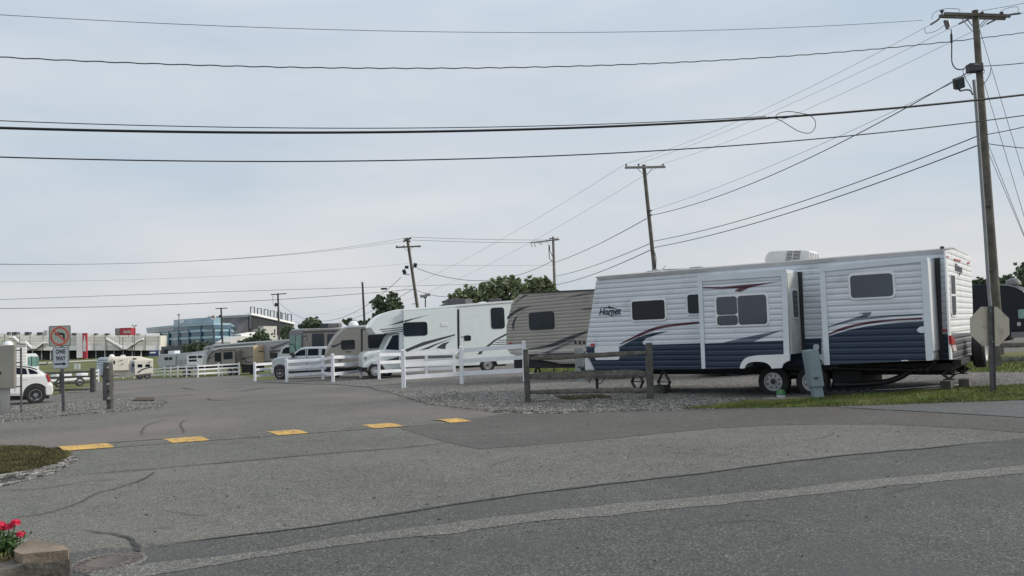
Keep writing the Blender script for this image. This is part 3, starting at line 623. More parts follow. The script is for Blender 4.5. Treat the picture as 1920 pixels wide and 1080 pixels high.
    for pts in ([(1791, 501), (1797, 499.5), (1796, 497.5), (1802, 502)], [(1794, 511), (1799, 513), (1798.5, 517), (1803, 512)]): rear('lettering', pts, .022, .01, LG)
    bm = B(); Zb = e.uv(1800, 678, .1)[1]; box(bm, xr-.02, xr+.14, .02, W-.02, Zb-.07, Zb+.05); emit('bumper', bm, UNDER, r, bevel=.01)
    # spare wheel on the rear bumper
    yc = e.uv(1834, 655, .25)[0]; c = (xr+.16, yc, e.uv(1838, 656, .25)[1]); rs = .37
    sp = emit('spare_wheel', lathe(B(), [(0, rs*.6), (0, rs*.9), (.04, rs), (.2, rs), (.24, rs*.9), (.24, rs*.62), (.2, rs*.58)], c, (1, 0, 0), 32), TYRE, r, smooth='auto')
    emit('rim', lathe(B(), [(.2, rs*.6), (.245, rs*.6), (.2, rs*.5), (.2, 0)], c, (1, 0, 0), 28), mat('rim_white', (.65, .65, .66), .4), sp, smooth='auto')
    return v, e, xr
hv, he, hxr = hornet()
# concrete blocks under the rear jacks, hose, container, boards
def simple(name, bm, m, label, cat, group=None, bevel=0, smooth=False): return tag(emit(name, bm, m, bevel=bevel, smooth=smooth), label, cat, group)
def blk(px, py, w, d, h, label):
    p = g(px, py); M = Matrix.Translation(p) @ Matrix.Rotation(R(-37), 4, 'Z'); bm = B()
    box(bm, -w/2, w/2, -d/2, d/2, 0, h, M); simple('concrete_block', bm, CONC_D, label, 'concrete block', bevel=.012)
CONC_D = mat('concrete_dark', (.10, .098, .092), .9, var=.3, vs=7, bump=.006, bs=40)
blk(1776, 732, .20, .34, .20, 'dark concrete block under the near rear jack of the blue and white trailer'); blk(1810, 728, .20, .34, .20, 'dark concrete block under the far rear jack, beside the stop sign post')
blk(1240, 737, .36, .36, .20, 'dark block under the front jack of the blue and white trailer')
def line_on(name, pts, r, m, label, cat, z=None):
    bm = B(); q = [g(*p) for p in bez(pts, 4)]; tube(bm, [(p.x, p.y, p.z+.03+r) for p in q], r, 7); return simple(name, bm, m, label, cat, smooth=True)
def air_line(name, V_, pts, off, r, m, label, cat):
    bm = B(); tube(bm, [V_.M @ Vector((a, -off, b)) for a, b in [V_.uv(x, y, off) for x, y in bez(pts, 5)]], r, 8); return simple(name, bm, m, label, cat, smooth=True)
air_line('sewer_hose', hv, [(1706, 695), (1690, 706), (1665, 715), (1635, 719), (1600, 721), (1560, 722)], -.1, .06, BLACK, 'thick black sewer hose sagging from the pipe to the ground under the trailer', 'hose')
line_on('water_hose', [(1550, 735), (1620, 734.5), (1680, 733), (1730, 729.5), (1763, 727), (1800, 725)], .012, WHITE, 'thin white water hose lying at the edge of the grass behind the jacks', 'hose')
def at_ground(px, py): p = g(px, py); return Matrix.Translation(p)
bm = B(); lathe(bm, [(0, 0), (0, .09), (.12, .10), (.17, .085), (.2, .05), (.205, 0)], (0, 0, 0), (0, 0, 1), 16)
M = at_ground(1465, 748); root = empty('container', M, 'small green and white plastic container on the ground against the trailer wheel', 'container')
emit('container_body', bm, WHITE, root, smooth=True); emit('container_band', lathe(B(), [(.085, .104), (.16, .098), (.205, .055)], (0, 0, 0), (0, 0, 1), 16), mat('green_plastic', (.03, .14, .05), .4), root, smooth=True)
p = g(1480, 750); bm = B(); box(bm, -.55, .55, -.14, .14, .02, .05, Matrix.Translation(p) @ Matrix.Rotation(R(-3), 4, 'Z')); simple('wooden_board', bm, mat('board_pale', (.22, .21, .19), .8, var=.25, vs=9), 'grey board lying on the ground in front of the trailer wheels', 'board')
# levelling gear between and behind wheels
p = g(1585, 741); bm = B()
for k in range(7): box(bm, -.6+k*.18, -.5+k*.18, -.1, .1, .03, .12, Matrix.Translation(p) @ Matrix.Rotation(R(-30), 4, 'Z'))
box(bm, -.62, .7, -.13, -.1, .03, .09, Matrix.Translation(p) @ Matrix.Rotation(R(-30), 4, 'Z')); simple('hose_support', bm, BLACK, 'black ribbed hose support on the grass under the rear of the trailer', 'hose support')
# ------------------------------------------------------------ electric pedestals
PED = mat('pedestal_bluegrey', (.21, .275, .30), .5, var=.12, vs=4, dirt=((.16, .19, .2), 8, .62))
def pedestal(px, py, tx, ty, w1, w2, label, m):
    p = g(px, py); d = p.y; top = P(tx, ty, d); M = Matrix.Translation(p); r = empty('electric_pedestal', M, label, 'electric pedestal')
    dx = top.x-p.x; h = top.z-p.z; bm = B(); zc = h*.30
    prism(bm, [(-w2/2, 0), (w2/2, 0), (w2/2+dx*.3, zc), (-w2/2+dx*.3, zc)], -.10, .10); emit('post', bm, m, r, bevel=.01)
    bm = B(); prism(bm, [(-w1/2+dx*.28, zc-.05), (w1/2+dx*.28, zc-.05), (w1/2+dx, h), (-w1/2+dx, h-.02)], -.14, .16); c = emit('cabinet', bm, m, r, bevel=.015)
    bm = B(); prism(bm, [(-w1/2+.03+dx*.5, h*.45), (w1/2-.03+dx*.5, h*.45), (w1/2-.03+dx*.93, h*.93), (-w1/2+.03+dx*.93, h*.93)], -.152, -.13); dd = emit('door', bm, m, c, bevel=.006)
    bm = B(); box(bm, dx*.5-.06, dx*.5+.02, -.17, -.15, h*.42, h*.44); emit('latch', bm, BLACK, c)
pedestal(1534, 748, 1519, 655, .26, .20, 'leaning blue-grey electric pedestal in front of the wheels of the blue and white trailer', PED)
pedestal(1089, 716, 1085, 651, .29, .25, 'grey electric pedestal standing behind the split rail fence at the trailer tongue', mat('pedestal_grey', (.22, .24, .25), .5, var=.12, vs=4))
# ------------------------------------------------------------ small things behind the split rail fence
p = g(1061, 708); r = empty('jack_stand', Matrix.Translation(p), 'small red and white stand behind the split rail fence beside the grey pedestal', 'stand')
emit('base', box(B(), -.07, .07, -.07, .07, 0, .13), WHITE, r); emit('head', box(B(), -.13, .13, -.1, .1, .13, .24), mat('red_orange', (.40, .10, .06), .5), r, bevel=.02)
emit('lever', tube(B(), [(.05, 0, .22), (.28, .05, .72)], .018, 6), WHITE, r)
p = g(1039, 706); r = empty('tripod', Matrix.Translation(p), 'small black tripod on the grass behind the split rail fence', 'tripod')
for a in (0, 2.1, 4.2): emit('leg', tube(B(), [(0, 0, .26), (.12*math.cos(a), .12*math.sin(a), 0)], .012, 5), BLACK, r)
emit('column', tube(B(), [(0, 0, .22), (0, 0, .42)], .02, 6), BLACK, r)
# ------------------------------------------------------------ stop sign seen from behind
def stop_sign():
    p = g(1861, 737); d = p.y; t = P(1857, 574, d+.0); M = Matrix.Translation(p); r = empty('stop_sign', M, 'octagonal stop sign seen from its bare grey back, on a steel channel post', 'stop sign')
    c = P(1857.5, 612, d)-p; rad = .383/math.cos(math.pi/8)
    ALU = mat('sign_back', (.44, .41, .34), .5, .15, var=.1, vs=1.2, dirt=((.29, .26, .21), 3.2, .56))
    n = 8; bm = B(); prism(bm, [(c.x+rad*math.cos(R(22.5-2+45*k)), c.z+rad*math.sin(R(22.5-2+45*k))) for k in range(n)], .03, .034); s = emit('sign_plate', bm, ALU, r)
    bm = B(); prism(bm, [(c.x+rad*.99*math.cos(R(20.5+45*k)), c.z+rad*.99*math.sin(R(20.5+45*k))) for k in range(n)], .0345, .0365); emit('sign_face', bm, mat('sign_red', (.45, .02, .025), .35), s)
    q = t-p; bm = B(); PM = mat('post_steel_dark', (.10, .10, .105), .6, .3, var=.25, vs=6)
    for (xa, xb, ya, yb) in ((-.05, .05, .0, .008), (-.055, -.045, -.03, .0), (.045, .055, -.03, 0)):
        v_ = [bm.verts.new(z) for z in ((xa, ya, -.1), (xb, ya, -.1), (xb, yb, -.1), (xa, yb, -.1), (q.x+xa, ya, q.z), (q.x+xb, ya, q.z), (q.x+xb, yb, q.z), (q.x+xa, yb, q.z))]
        for f in ((0,3,2,1),(4,5,6,7),(0,1,5,4),(1,2,6,5),(2,3,7,6),(3,0,4,7)): bm.faces.new([v_[i] for i in f])
    emit('post', bm, PM, r)
    for z in (c.z+.3, c.z-.3): emit('bolt', tube(B(), [(c.x, -.04, z), (c.x, .04, z)], .012, 6), STEEL, s)
stop_sign()
# ------------------------------------------------------------ split rail fence in front of the trailer
def rail(bm, a, b, h, t, n=9, seed=0, taper=.8):
    a, b = Vector(a), Vector(b); d = (b-a).normalized(); s = d.cross(Vector((0, 0, 1))).normalized(); rings = []
    for i in range(n):
        u = i/(n-1); p = a.lerp(b, u); e_ = min(1, .55+4*min(u, 1-u)) if taper else 1
        k = 1+.14*mnoise.noise(Vector((i*.6+seed*7, seed, 0))); o = Vector((0, 0, .015*mnoise.noise(Vector((i*.5, seed*3, 5)))))
        rings.append([bm.verts.new(p+o+s*(x*t/2*e_*k)+Vector((0, 0, z*h/2*e_*k))) for x, z in ((-.8, -1), (.8, -1), (1, -.2), (.7, 1), (-.7, 1), (-1, .1))])
    for r1, r2 in zip(rings, rings[1:]):
        for k in range(6): bm.faces.new((r1[k], r1[(k+1) % 6], r2[(k+1) % 6], r2[k]))
    bm.faces.new(rings[0][::-1]); bm.faces.new(rings[-1]); return bm
def wpost(bm, p, top, w, seed=0):
    rings = []; n = 7
    for i in range(n):
        u = i/(n-1); c = Vector(p).lerp(Vector(top), u); k = w/2*(1+.08*mnoise.noise(Vector((i*.7, seed*5, 1)))); 
        if i == n-1: k *= .86
        rings.append([bm.verts.new(c+Vector((x*k, y*k, 0))) for x, y in ((-1, -.7), (-.7, -1), (.7, -1), (1, -.7), (1, .7), (.7, 1), (-.7, 1), (-1, .7))])
    for r1, r2 in zip(rings, rings[1:]):
        for k in range(8): bm.faces.new((r1[k], r1[(k+1) % 8], r2[(k+1) % 8], r2[k]))
    bm.faces.new(rings[-1]); return bm
WPOST = mat('fence_post_wood', (.085, .083, .078), .85, var=.3, vs=5, bump=.012, bs=22, fine=.3, fs=26)
def split_rail():
    a, b = g(990, 755.5), g(1219.5, 750); r = empty('split_rail_fence', Matrix.Translation(a), 'weathered split rail fence with two posts in front of the blue and white trailer', 'fence')
    d = b-a; ta = P(985.5, 655, a.y)-a; tb = P(1216.5, 643, b.y)-a
    emit('post', wpost(B(), (0, 0, -.1), ta, .135, 1), WPOST, r); emit('post', wpost(B(), (d.x, d.y, -.1), tb, .155, 2), WPOST, r)
    for i, (l, rr, h) in enumerate((((990, 672.5), (1213, 661), .115), ((990, 706), (1214, 699.5), .18), ((990, 735.5), (1217, 731), .105))):
        p0, p1 = P(*l, a.y+.02)-a, P(*rr, b.y+.02)-a; emit('rail', rail(B(), p0, p1, h, .10, 12, i+1), WOOD, r)
split_rail()
# ------------------------------------------------------------ generic end-wall helper
def uvx(v, px, py, s):                 # where the sight line meets the plane local x = s: (y, z)
    r = ray(px, py); o = v.O+v.ex*s; n = v.ex; t = (o-Vector((0, 0, H))).dot(n)/r.dot(n); q = Vector((0, 0, H))+r*t-v.O
    return (q.dot(v.ey), q.dot(v.ez))
def endp(v, name, pts, s, th, m, parent=None, bevel=0):
    return emit(name, prismx(B(), [uvx(v, x, y, s) for x, y in pts], s-th, s), m, parent or v.root, bevel=bevel)
def dome(v, px, py, r, y, m=WHITE, name='roof_dome', off=0):
    a, b = v.uv(px, py, off); return emit(name, lathe(B(), [(r*math.sin(q), r*math.cos(q)) for q in [i*math.pi/12 for i in range(7)]], (a, y, b), (0, 0, 1), 20), m, v.root, smooth=True)
def rbox(v, name, r, y0, y1, m, bevel=.03):
    x0, x1, z0, z1 = v.rc(r, -y0); bm = box(B(), x0, x1, y0, y1, z0, z1); return emit(name, bm, m, v.root, bevel=bevel)
def under(v, px0, px1, py, W=2.3, th=.3, y0=.1, name='chassis'):
    x0, z = v.uv(px0, py); x1, _ = v.uv(px1, py); return emit(name, box(B(), x0, x1, y0, W-.1, max(.28, z-th), z+.03), UNDER, v.root)
DKG = mat('stripe_charcoal', (.055, .06, .068), .4, var=.1)
# ------------------------------------------------------------ taupe trailer
TAUPE = siding('siding_taupe', (.31, .295, .265)); TAUPL = siding('siding_pale_taupe', (.46, .44, .41)); SDK = siding('siding_black', (.03, .032, .042)); SGR = siding('siding_mid_grey', (.14, .135, .14))
def taupe():
    v = V('travel_trailer', 'taupe ribbed travel trailer with black swooshes, behind the nose of the blue-white trailer', 'travel trailer', 949, 31.3, 1110, 28.3); W = 2.4
    e_ = v.uv(1000, 600)[0]; pe = (6.6, )
    zt = lambda px: v.uv(px, 544.2-(px-1112)*.047)
    out = [(960, 665), (951, 656), (948.5, 642), (949, 611), (954.5, 584.5), (961, 565), (973, 552), (980, 549.5), (1112, 543.5)]
    q = [v.uv(*p) for p in out]; zr = q[-1][1]; q += [(6.6, zr), (6.6, .55), (v.uv(1050, 672)[0], .55)]
    emit('body', prism(B(), q, 0, W), TAUPE, v.root, bevel=.04)
    q2 = [v.uv(978, 551), v.uv(1112, 545), (6.6, zr-.03), (6.6, zr+.03), v.uv(1112, 542.3), v.uv(978, 548.6)]
    emit('roof_edge', prism(B(), q2, -.02, .02), BLACK, v.root)
    for pts, m in (([(951, 655), (1073, 650), (1110, 648), (1110, 659), (1073, 661), (962, 665)], TAUPL), ([(963, 665), (1073, 660.5), (1112, 658.5), (1112, 672), (1000, 674)], SDK),
                   ([(963, 572), (973, 562), (991, 552.8), (983, 553), (970, 563)], SDK), ([(951, 599), (964.5, 588.5), (980, 580), (997, 573), (973, 577.5), (958, 587), (951, 594)], SDK),
                   ([(962, 620), (959.5, 609), (964, 597), (983, 582), (971, 591.5), (965, 604), (963.8, 616)], SDK), ([(1051, 562), (1084, 551.5), (1112, 545.5), (1112, 550), (1084, 555.5)], SGR),
                   ([(956, 576), (968, 562), (973, 556), (964, 564), (957, 573)], TAUPL)):
        v.poly('stripe', pts, .005, .01, m)
    v.poly('stripe', bez([(990, 654), (1029, 646), (1062, 632.5), (1101, 619.5)], 4)+bez([(1100, 623.5), (1067, 638), (1033, 650.5), (990, 656)], 4), .009, .01, SDK)
    v.poly('stripe', bez([(1007, 665.5), (1040, 652.5), (1076, 635)], 4)+bez([(1079, 637), (1045, 655.5), (1015, 667)], 4), .013, .01, SGR)
    v.poly('propane_cover', [(952, 656), (962, 655), (963, 664.5), (958, 664.5)], .02, .03, TAUPL)
    v.window((992, 584.5, 1039.5, 618), fm=BLACK, fr=.015, rad=.12)
    v.text('lettering', 'HIDEOUT', (1091, 576.5, 1127, 580.5), .004, BLACK, 0, 0)
    for x in (1079, 1087.5, 1095.5):
        c = v.uv(x, 642); emit('vent_cap', lathe(B(), [(0, 0), (0, .06), (.02, .06)], (c[0], -.02, c[1]), (0, 1, 0), 12), BLACK, v.root)
    v.rect('marker_light', (954, 642, 959, 645), .02, .02, RED, .01)
    under(v, 960, 1150, 674, 2.4, .35)
    for p in (1120, 1150): v.wheel(p, .36, .22, 0, 'steel', py=690)
    scissor(v, v.uv(1000, 690)[0], .2, .5, v.root)
taupe()
# ------------------------------------------------------------ class C motorhome
GELW = mat('gelcoat_white', (.70, .76, .76), .25, var=.03, coat=.3)
def classc():
    v = V('motorhome', 'white cab-over motorhome with charcoal swooshes and a roof air conditioner behind the white fence', 'motorhome', 681, 38.9, 985, 41.3); W = 2.45; r = v.root
    v.poly('body', [(749, 690), (749, 624.5), (704, 627), (700, 622.5), (695.6, 613.5)]+bez([(695.6, 613.5), (699, 605.5), (707, 596), (716, 589.5), (726, 585), (742, 580.8), (756, 579.4)], 3)+[(880, 571.5), (966, 563.5), (966, 682), (945, 683), (933, 684), (930, 676), (922, 671), (910, 671), (902, 676), (899, 685), (872, 686)], 0, W, GELW, bevel=.06)
    cb = v.poly('cab', [(680, 694), (680, 668), (683.5, 662.5), (690, 659.5), (709, 656.3), (719.5, 655.5), (731, 631), (737, 626), (750, 625), (750, 692), (722, 694), (719, 688), (713, 683), (705, 681), (697, 683), (691, 689), (690, 696)], -.18, W-.36, GELW, bevel=.05)
    v.poly('side_window', [(722.5, 655), (729, 643), (735.5, 630), (739, 628.5), (747.5, 628), (747.5, 656.5)], -.172, .02, GLASS, parent=cb)
    v.rect('headlight', (682.5, 668, 688, 675), -.172, .03, CHROME, .05, parent=cb)
    v.poly('stripe', [(722, 676), (748, 668.5), (748, 675), (722, 677.5)], -.174, .01, DKG, parent=cb)
    v.poly('bumper', [(678.5, 689), (690, 689), (689, 697), (679, 697)], -.1, 2.2, UNDER, parent=cb, bevel=.02)
    v.poly('awning_roof_edge', [(755, 579), (966, 563), (966, 566.5), (755, 583)], .05, .06, WHITE, bevel=.015)
    so_ = .2; s = v.poly('slide_out', [(757, 584), (856.5, 578), (858, 665.5), (757, 668)], so_, so_-.01, GELW, bevel=.01)
    x1 = max(v.uv(856.5, 578, so_)[0], v.uv(858, 665, so_)[0]); a, b = v.uv(857, 664, so_)[1], v.uv(857, 579, so_)[1]
    emit('slide_seal', box(B(), x1+.003, x1+.015, -so_+.05, -.005, a, b), BLACK, s)
    v.poly('slide_seal', [(858, 580), (861.2, 579.8), (862, 664), (859, 664)], .03, .04, BLACK)
    v.window((755.8, 603.8, 801.5, 630), so_, fm=BLACK, fr=.02, rad=.14, parent=s); v.window((920.5, 576.5, 946, 616.5), fm=BLACK, fr=.02, rad=.14); v.window((870, 629, 883, 639), fm=BLACK, fr=.01, rad=.06)
    v.rect('vent_cover', (827, 605, 840, 612), so_+.02, .03, WHITE, .01, parent=s, bevel=.005)
    D = lambda pts, o=.004, par=None: v.poly('stripe', pts, o, .01, DKG, parent=par)
    D([(757.5, 604.5), (757.5, 601), (807, 589.5), (776, 598.5), (764, 603)], so_+.004, s); D([(726, 611), (749, 603), (757, 600.5), (757, 604.5), (748, 606.5)])
    for y in (0, 3.6, 7.2): D([(712+y, 617.2+y), (755, 613.3+y), (755, 614.9+y), (713+y, 618.9+y)])
    D([(758, 656), (792.5, 641.5), (853, 626.5), (853, 629), (801, 645.5), (772, 656), (764, 660)], so_+.004, s); D([(786, 657), (813, 646), (853.5, 632.3), (822, 645), (803, 654.6)], so_+.004, s)
    D([(817.5, 652.5), (830, 644), (844, 639.8), (836, 647), (835, 654.6)], so_+.004, s)
    D([(864, 632), (881, 626.5), (864, 634)]); D([(911, 649.5), (926.6, 637), (950, 624.5), (950, 628.5), (929.7, 639), (917, 650)]); D([(895, 664.5), (900, 658), (907, 657), (902, 664.5)])
    for i, y in enumerate((636.6, 640.6, 644.6)): D([(935-i*6, y+.7), (962, y-.7), (962, y+.8), (934-i*6, y+2.1)])
    SK = mat('skirt_grey', (.30, .31, .32), .5); v.poly('skirt_panel', [(750.5, 671), (857, 667), (866, 666), (866, 676), (750.5, 681)], .006, .012, SK)
    v.poly('storage_door', [(873, 669), (893, 667.5), (893, 681), (873, 682.5)], .006, .012, WHITE)
    under(v, 752, 950, 690, 2.4, .3); v.wheel(704, .38, .24, -.2, 'steel', .58); v.wheel(915.5, .38, .24, -.06, 'steel', .58); v.wheel(704, .38, .24, -2.1, 'steel', .58); v.wheel(915.5, .38, .24, -2.1, 'steel', .58)
    rbox(v, 'roof_air_conditioner', (840, 560, 870, 574), .8, 1.5, mat('ac_dark', (.05, .052, .06), .6)); rbox(v, 'roof_air_conditioner', (871, 560.5, 886, 571), .8, 1.5, mat('ac_grey', (.15, .15, .155), .6)); rbox(v, 'roof_vent', (922, 559.5, 941, 567), .8, 1.4, MATS['ac_dark'])
    v.poly('roof_vent', [(896, 570), (902, 566), (910, 565.5), (916, 569)], -.9, .5, WHITE)
classc()
# ------------------------------------------------------------ beige trailer with an arched nose
def arched():
    v = V('travel_trailer', 'beige travel trailer with curved nose and white roof dome, left of the white motorhome', 'travel trailer', 609, 43.6, 752, 42.6); W = 2.3; BE = mat('beige_panel', (.33, .31, .27), .35, var=.05)
    v.poly('body', bez([(608, 684), (608.5, 662), (613, 649), (621.5, 634), (633, 621), (646.5, 613), (662, 611.3)], 3)+[(696, 610.3), (745, 607), (745, 688), (688, 690), (620, 691)], 0, W, BE, bevel=.05)
    PL = mat('panel_pale', (.50, .49, .47), .35); v.poly('stripe', bez([(609.5, 664), (614, 650), (622.5, 635), (634, 622), (647, 613.8)], 3)+bez([(654, 614), (640, 622), (629, 634), (620, 649), (612, 664)], 3), .005, .01, PL)
    v.poly('stripe', [(620, 648), (628, 646.5), (639, 642.5), (640, 645), (630, 650), (624, 652)], .009, .01, DKG); v.poly('stripe', bez([(633, 687), (650, 684), (665, 679), (680, 673), (694, 667)], 3)+bez([(694, 672), (680, 679), (664, 685), (648, 689)], 3), .005, .01, PL)
    v.poly('stripe', [(609, 686), (640, 689), (688, 686), (745, 684), (745, 688), (688, 690), (620, 691)], .007, .01, DKG)
    v.poly('roof_edge', [(646, 613.5), (662, 610.2), (745, 606.2), (745, 608.5), (696, 612.5), (648, 614.5)], .03, .04, WHITE)
    v.window((639.5, 637.5, 665.5, 655.5), fm=BLACK, fr=.015, rad=.1)
    s = v.poly('slide_out', [(680, 617), (738, 613), (738, 667), (680, 668)], .5, .49, BE, bevel=.01); v.poly('slide_seal', [(676.5, 616.5), (680, 616), (680, 664), (677, 664)], .02, .03, BLACK); v.poly('slide_trim', [(677, 616.5), (738, 613), (738, 615), (677, 618.5)], .515, .02, BLACK, parent=s)
    v.window((690, 627, 727, 652.5), .5, fm=BLACK, fr=.02, rad=.1, parent=s); v.poly('lettering_strip', [(646, 659), (660, 658.5), (656, 660.7), (649, 661)], .006, .01, DKG)
    v.rect('storage_door', (624, 675, 633, 687), .012, .02, PL, .02); v.rect('vent_cap', (636.3, 674, 639, 677), .02, .02, BLACK, .02)
    dome(v, 652.5, 611, .29, .7); under(v, 620, 740, 690, 2.2, .3); scissor(v, v.uv(628, 690)[0], .2, .5, v.root); v.wheel(700, .34, .2, 0); v.wheel(724, .34, .2, 0)
arched()
# ------------------------------------------------------------ grey bus-front motorhome
def busfront():
    v = V('motorhome', 'dark grey flat-fronted motorhome with a big windshield behind the white pickup', 'motorhome', 568.5, 54, 690, 59.5, flat=True); W = uvx(v, 541, 640, 0)[0]; GR = mat('motorhome_grey', (.085, .083, .088), .3, var=.06, coat=.4)
    fr = [uvx(v, x, y, 0) for x, y in ((543, 624), (549, 619.5), (567.5, 616))]; zt = v.uv(568.5, 616)[1]
    L = v.uv(680, 640)[0]
    bm = B(); prism(bm, [(0, .45), (0, zt-.35), (.14, zt-.06), (.4, zt), (L, zt), (L, .45)], 0, W); emit('body', bm, GR, v.root, bevel=.08)
    z = lambda py: uvx(v, 555, py, 0)[1]
    ws = emit('windshield', prismx(B(), rrect(.16, W-.16, z(661), z(627.5), .12), -.02, .02), TGLASS, v.root)
    emit('windshield_divider', box(B(), -.028, -.018, W/2-.02, W/2+.02, z(660), z(629)), BLACK, ws)
    emit('wiper', tube(B(), [(-.04, .6, z(660)), (-.04, .9, z(645)), (-.04, 1.3, z(645))], .02, 5), BLACK, ws)
    emit('lower_front', prismx(B(), rrect(.05, W-.05, .5, z(666), .1), -.03, .01), mat('front_pale', (.30, .31, .32), .3), v.root)
    v.window((585, 625, 608, 650), fm=BLACK, fr=.02, rad=.12); v.window((613.5, 626, 634, 650), fm=BLACK, fr=.02, rad=.12)
    v.poly('awning', [(571, 620.5), (680, 616.5), (680, 619), (571, 623)], .12, .12, BLACK, bevel=.02)
    m = emit('mirror', tube(B(), [(.1, -.05, z(631)), (.05, -.32, z(630)), (.05, -.34, z(640))], .035, 6), BLACK, v.root); 
    rbox(v, 'roof_air_conditioner', (615, 606, 634, 614.5), .8, 1.6, MATS['ac_dark'], .05); rbox(v, 'roof_air_conditioner', (634.5, 606, 641, 614), .8, 1.6, MATS['ac_grey'], .03)
    v.wheel(583, .45, .26, -.05); v.wheel(650, .45, .26, -.05); v.wheel(583, .45, .26, -W+.3)
busfront()
# ------------------------------------------------------------ pickups and car
def pickup(v, body, wins, wheels, r, col, handle=None, mirror=None, lights=None, deep=1.85, cabtop=None, stripe=None):
    b = v.poly('body', body, 0, deep, col, bevel=.07)
    if cabtop: v.poly('cab', cabtop, -.12, deep-.24, col, bevel=.09)
    for w_ in wins: v.poly('side_window', w_, -.112, .03, GLASS)
    for x in wheels:
        v.wheel(x, r, .26, .02, 'alloy6', .62); v.wheel(x, r, .26, -deep+.24, 'alloy6', .62)
        c = v.uv(x, 700)[0]; emit('wheel_arch', prism(B(), [(c+(r+.10)*math.cos(R(a)), r+.05+(r+.08)*math.sin(R(a))) for a in range(-10, 191, 12)], -.006, .012), BLACK, v.root)
    return b
PW = mat('pickup_silver', (.50, .54, .58), .22, .15, var=.04, coat=.6)
def trucks():
    v = V('pickup_truck', 'silver-white crew cab pickup parked behind the white fence post, nose to the left', 'pickup truck', 509, 47.2, 612, 46.2)
    pickup(v, [(509, 700), (508.5, 692), (509.5, 678), (512, 673), (520, 670), (545, 667.5), (552, 667.5), (612, 666), (640, 665.5), (642, 700), (600, 702), (540, 704), (512, 704)],
           [[(551.5, 668.5), (553.5, 664), (562, 657), (572.5, 654.6), (572, 668.5)], [(577, 668.5), (577.8, 655.2), (579, 654.2), (595, 653.6), (597, 655), (596.8, 668)], [(603, 667.5), (603.4, 654.5), (610, 654), (610, 667)]],
           (524.8, 626), .39, PW, cabtop=[(546, 668.5), (549.5, 663), (557, 656.5), (564, 652.2), (572, 650.6), (609, 650), (613, 653), (614, 668)])
    v.poly('bumper', [(507.5, 697), (507.5, 690), (513, 690), (514, 699), (511, 702)], .02, 1.9, CHROME, bevel=.03); v.rect('headlight', (509.3, 676, 513.5, 683), .012, .3, CHROME, .05)
    v.rect('mirror', (546, 661.5, 550, 671), .22, .16, BLACK, .05, bevel=.02); v.rect('running_board', (541, 698.5, 600, 700.2), .06, .12, CHROME, .02)
    for x in (573, 598): v.rect('door_handle', (x, 673, x+4, 674.3), .02, .03, CHROME, .01)
    v.rect('lower_trim', (540, 694.5, 616, 702), .012, .02, UNDER, .02)
    v.poly('door_gap', [(574.5, 654), (575.3, 654), (575.5, 695), (574.7, 695)], .004, .01, BLACK)
    v = V('pickup_truck', 'white pickup seen only under the blue and white trailer, parked behind it', 'pickup truck', 1300, 25.6, 1672, 23.6)
    W2 = mat('pickup_white', (.66, .67, .68), .25, var=.03, coat=.5)
    pickup(v, [(1300, 693), (1300, 650), (1430, 647), (1560, 645), (1630, 647), (1664, 655), (1670, 672), (1671, 685), (1662, 693), (1640, 696), (1330, 698)], [[(1415, 645), (1425, 622), (1470, 619), (1470, 644)], [(1478, 644), (1478, 619), (1520, 620), (1545, 642)]], (1377, 1605), .40, W2, cabtop=[(1405, 650), (1416, 618), (1425, 612), (1515, 611), (1555, 646)])
trucks()
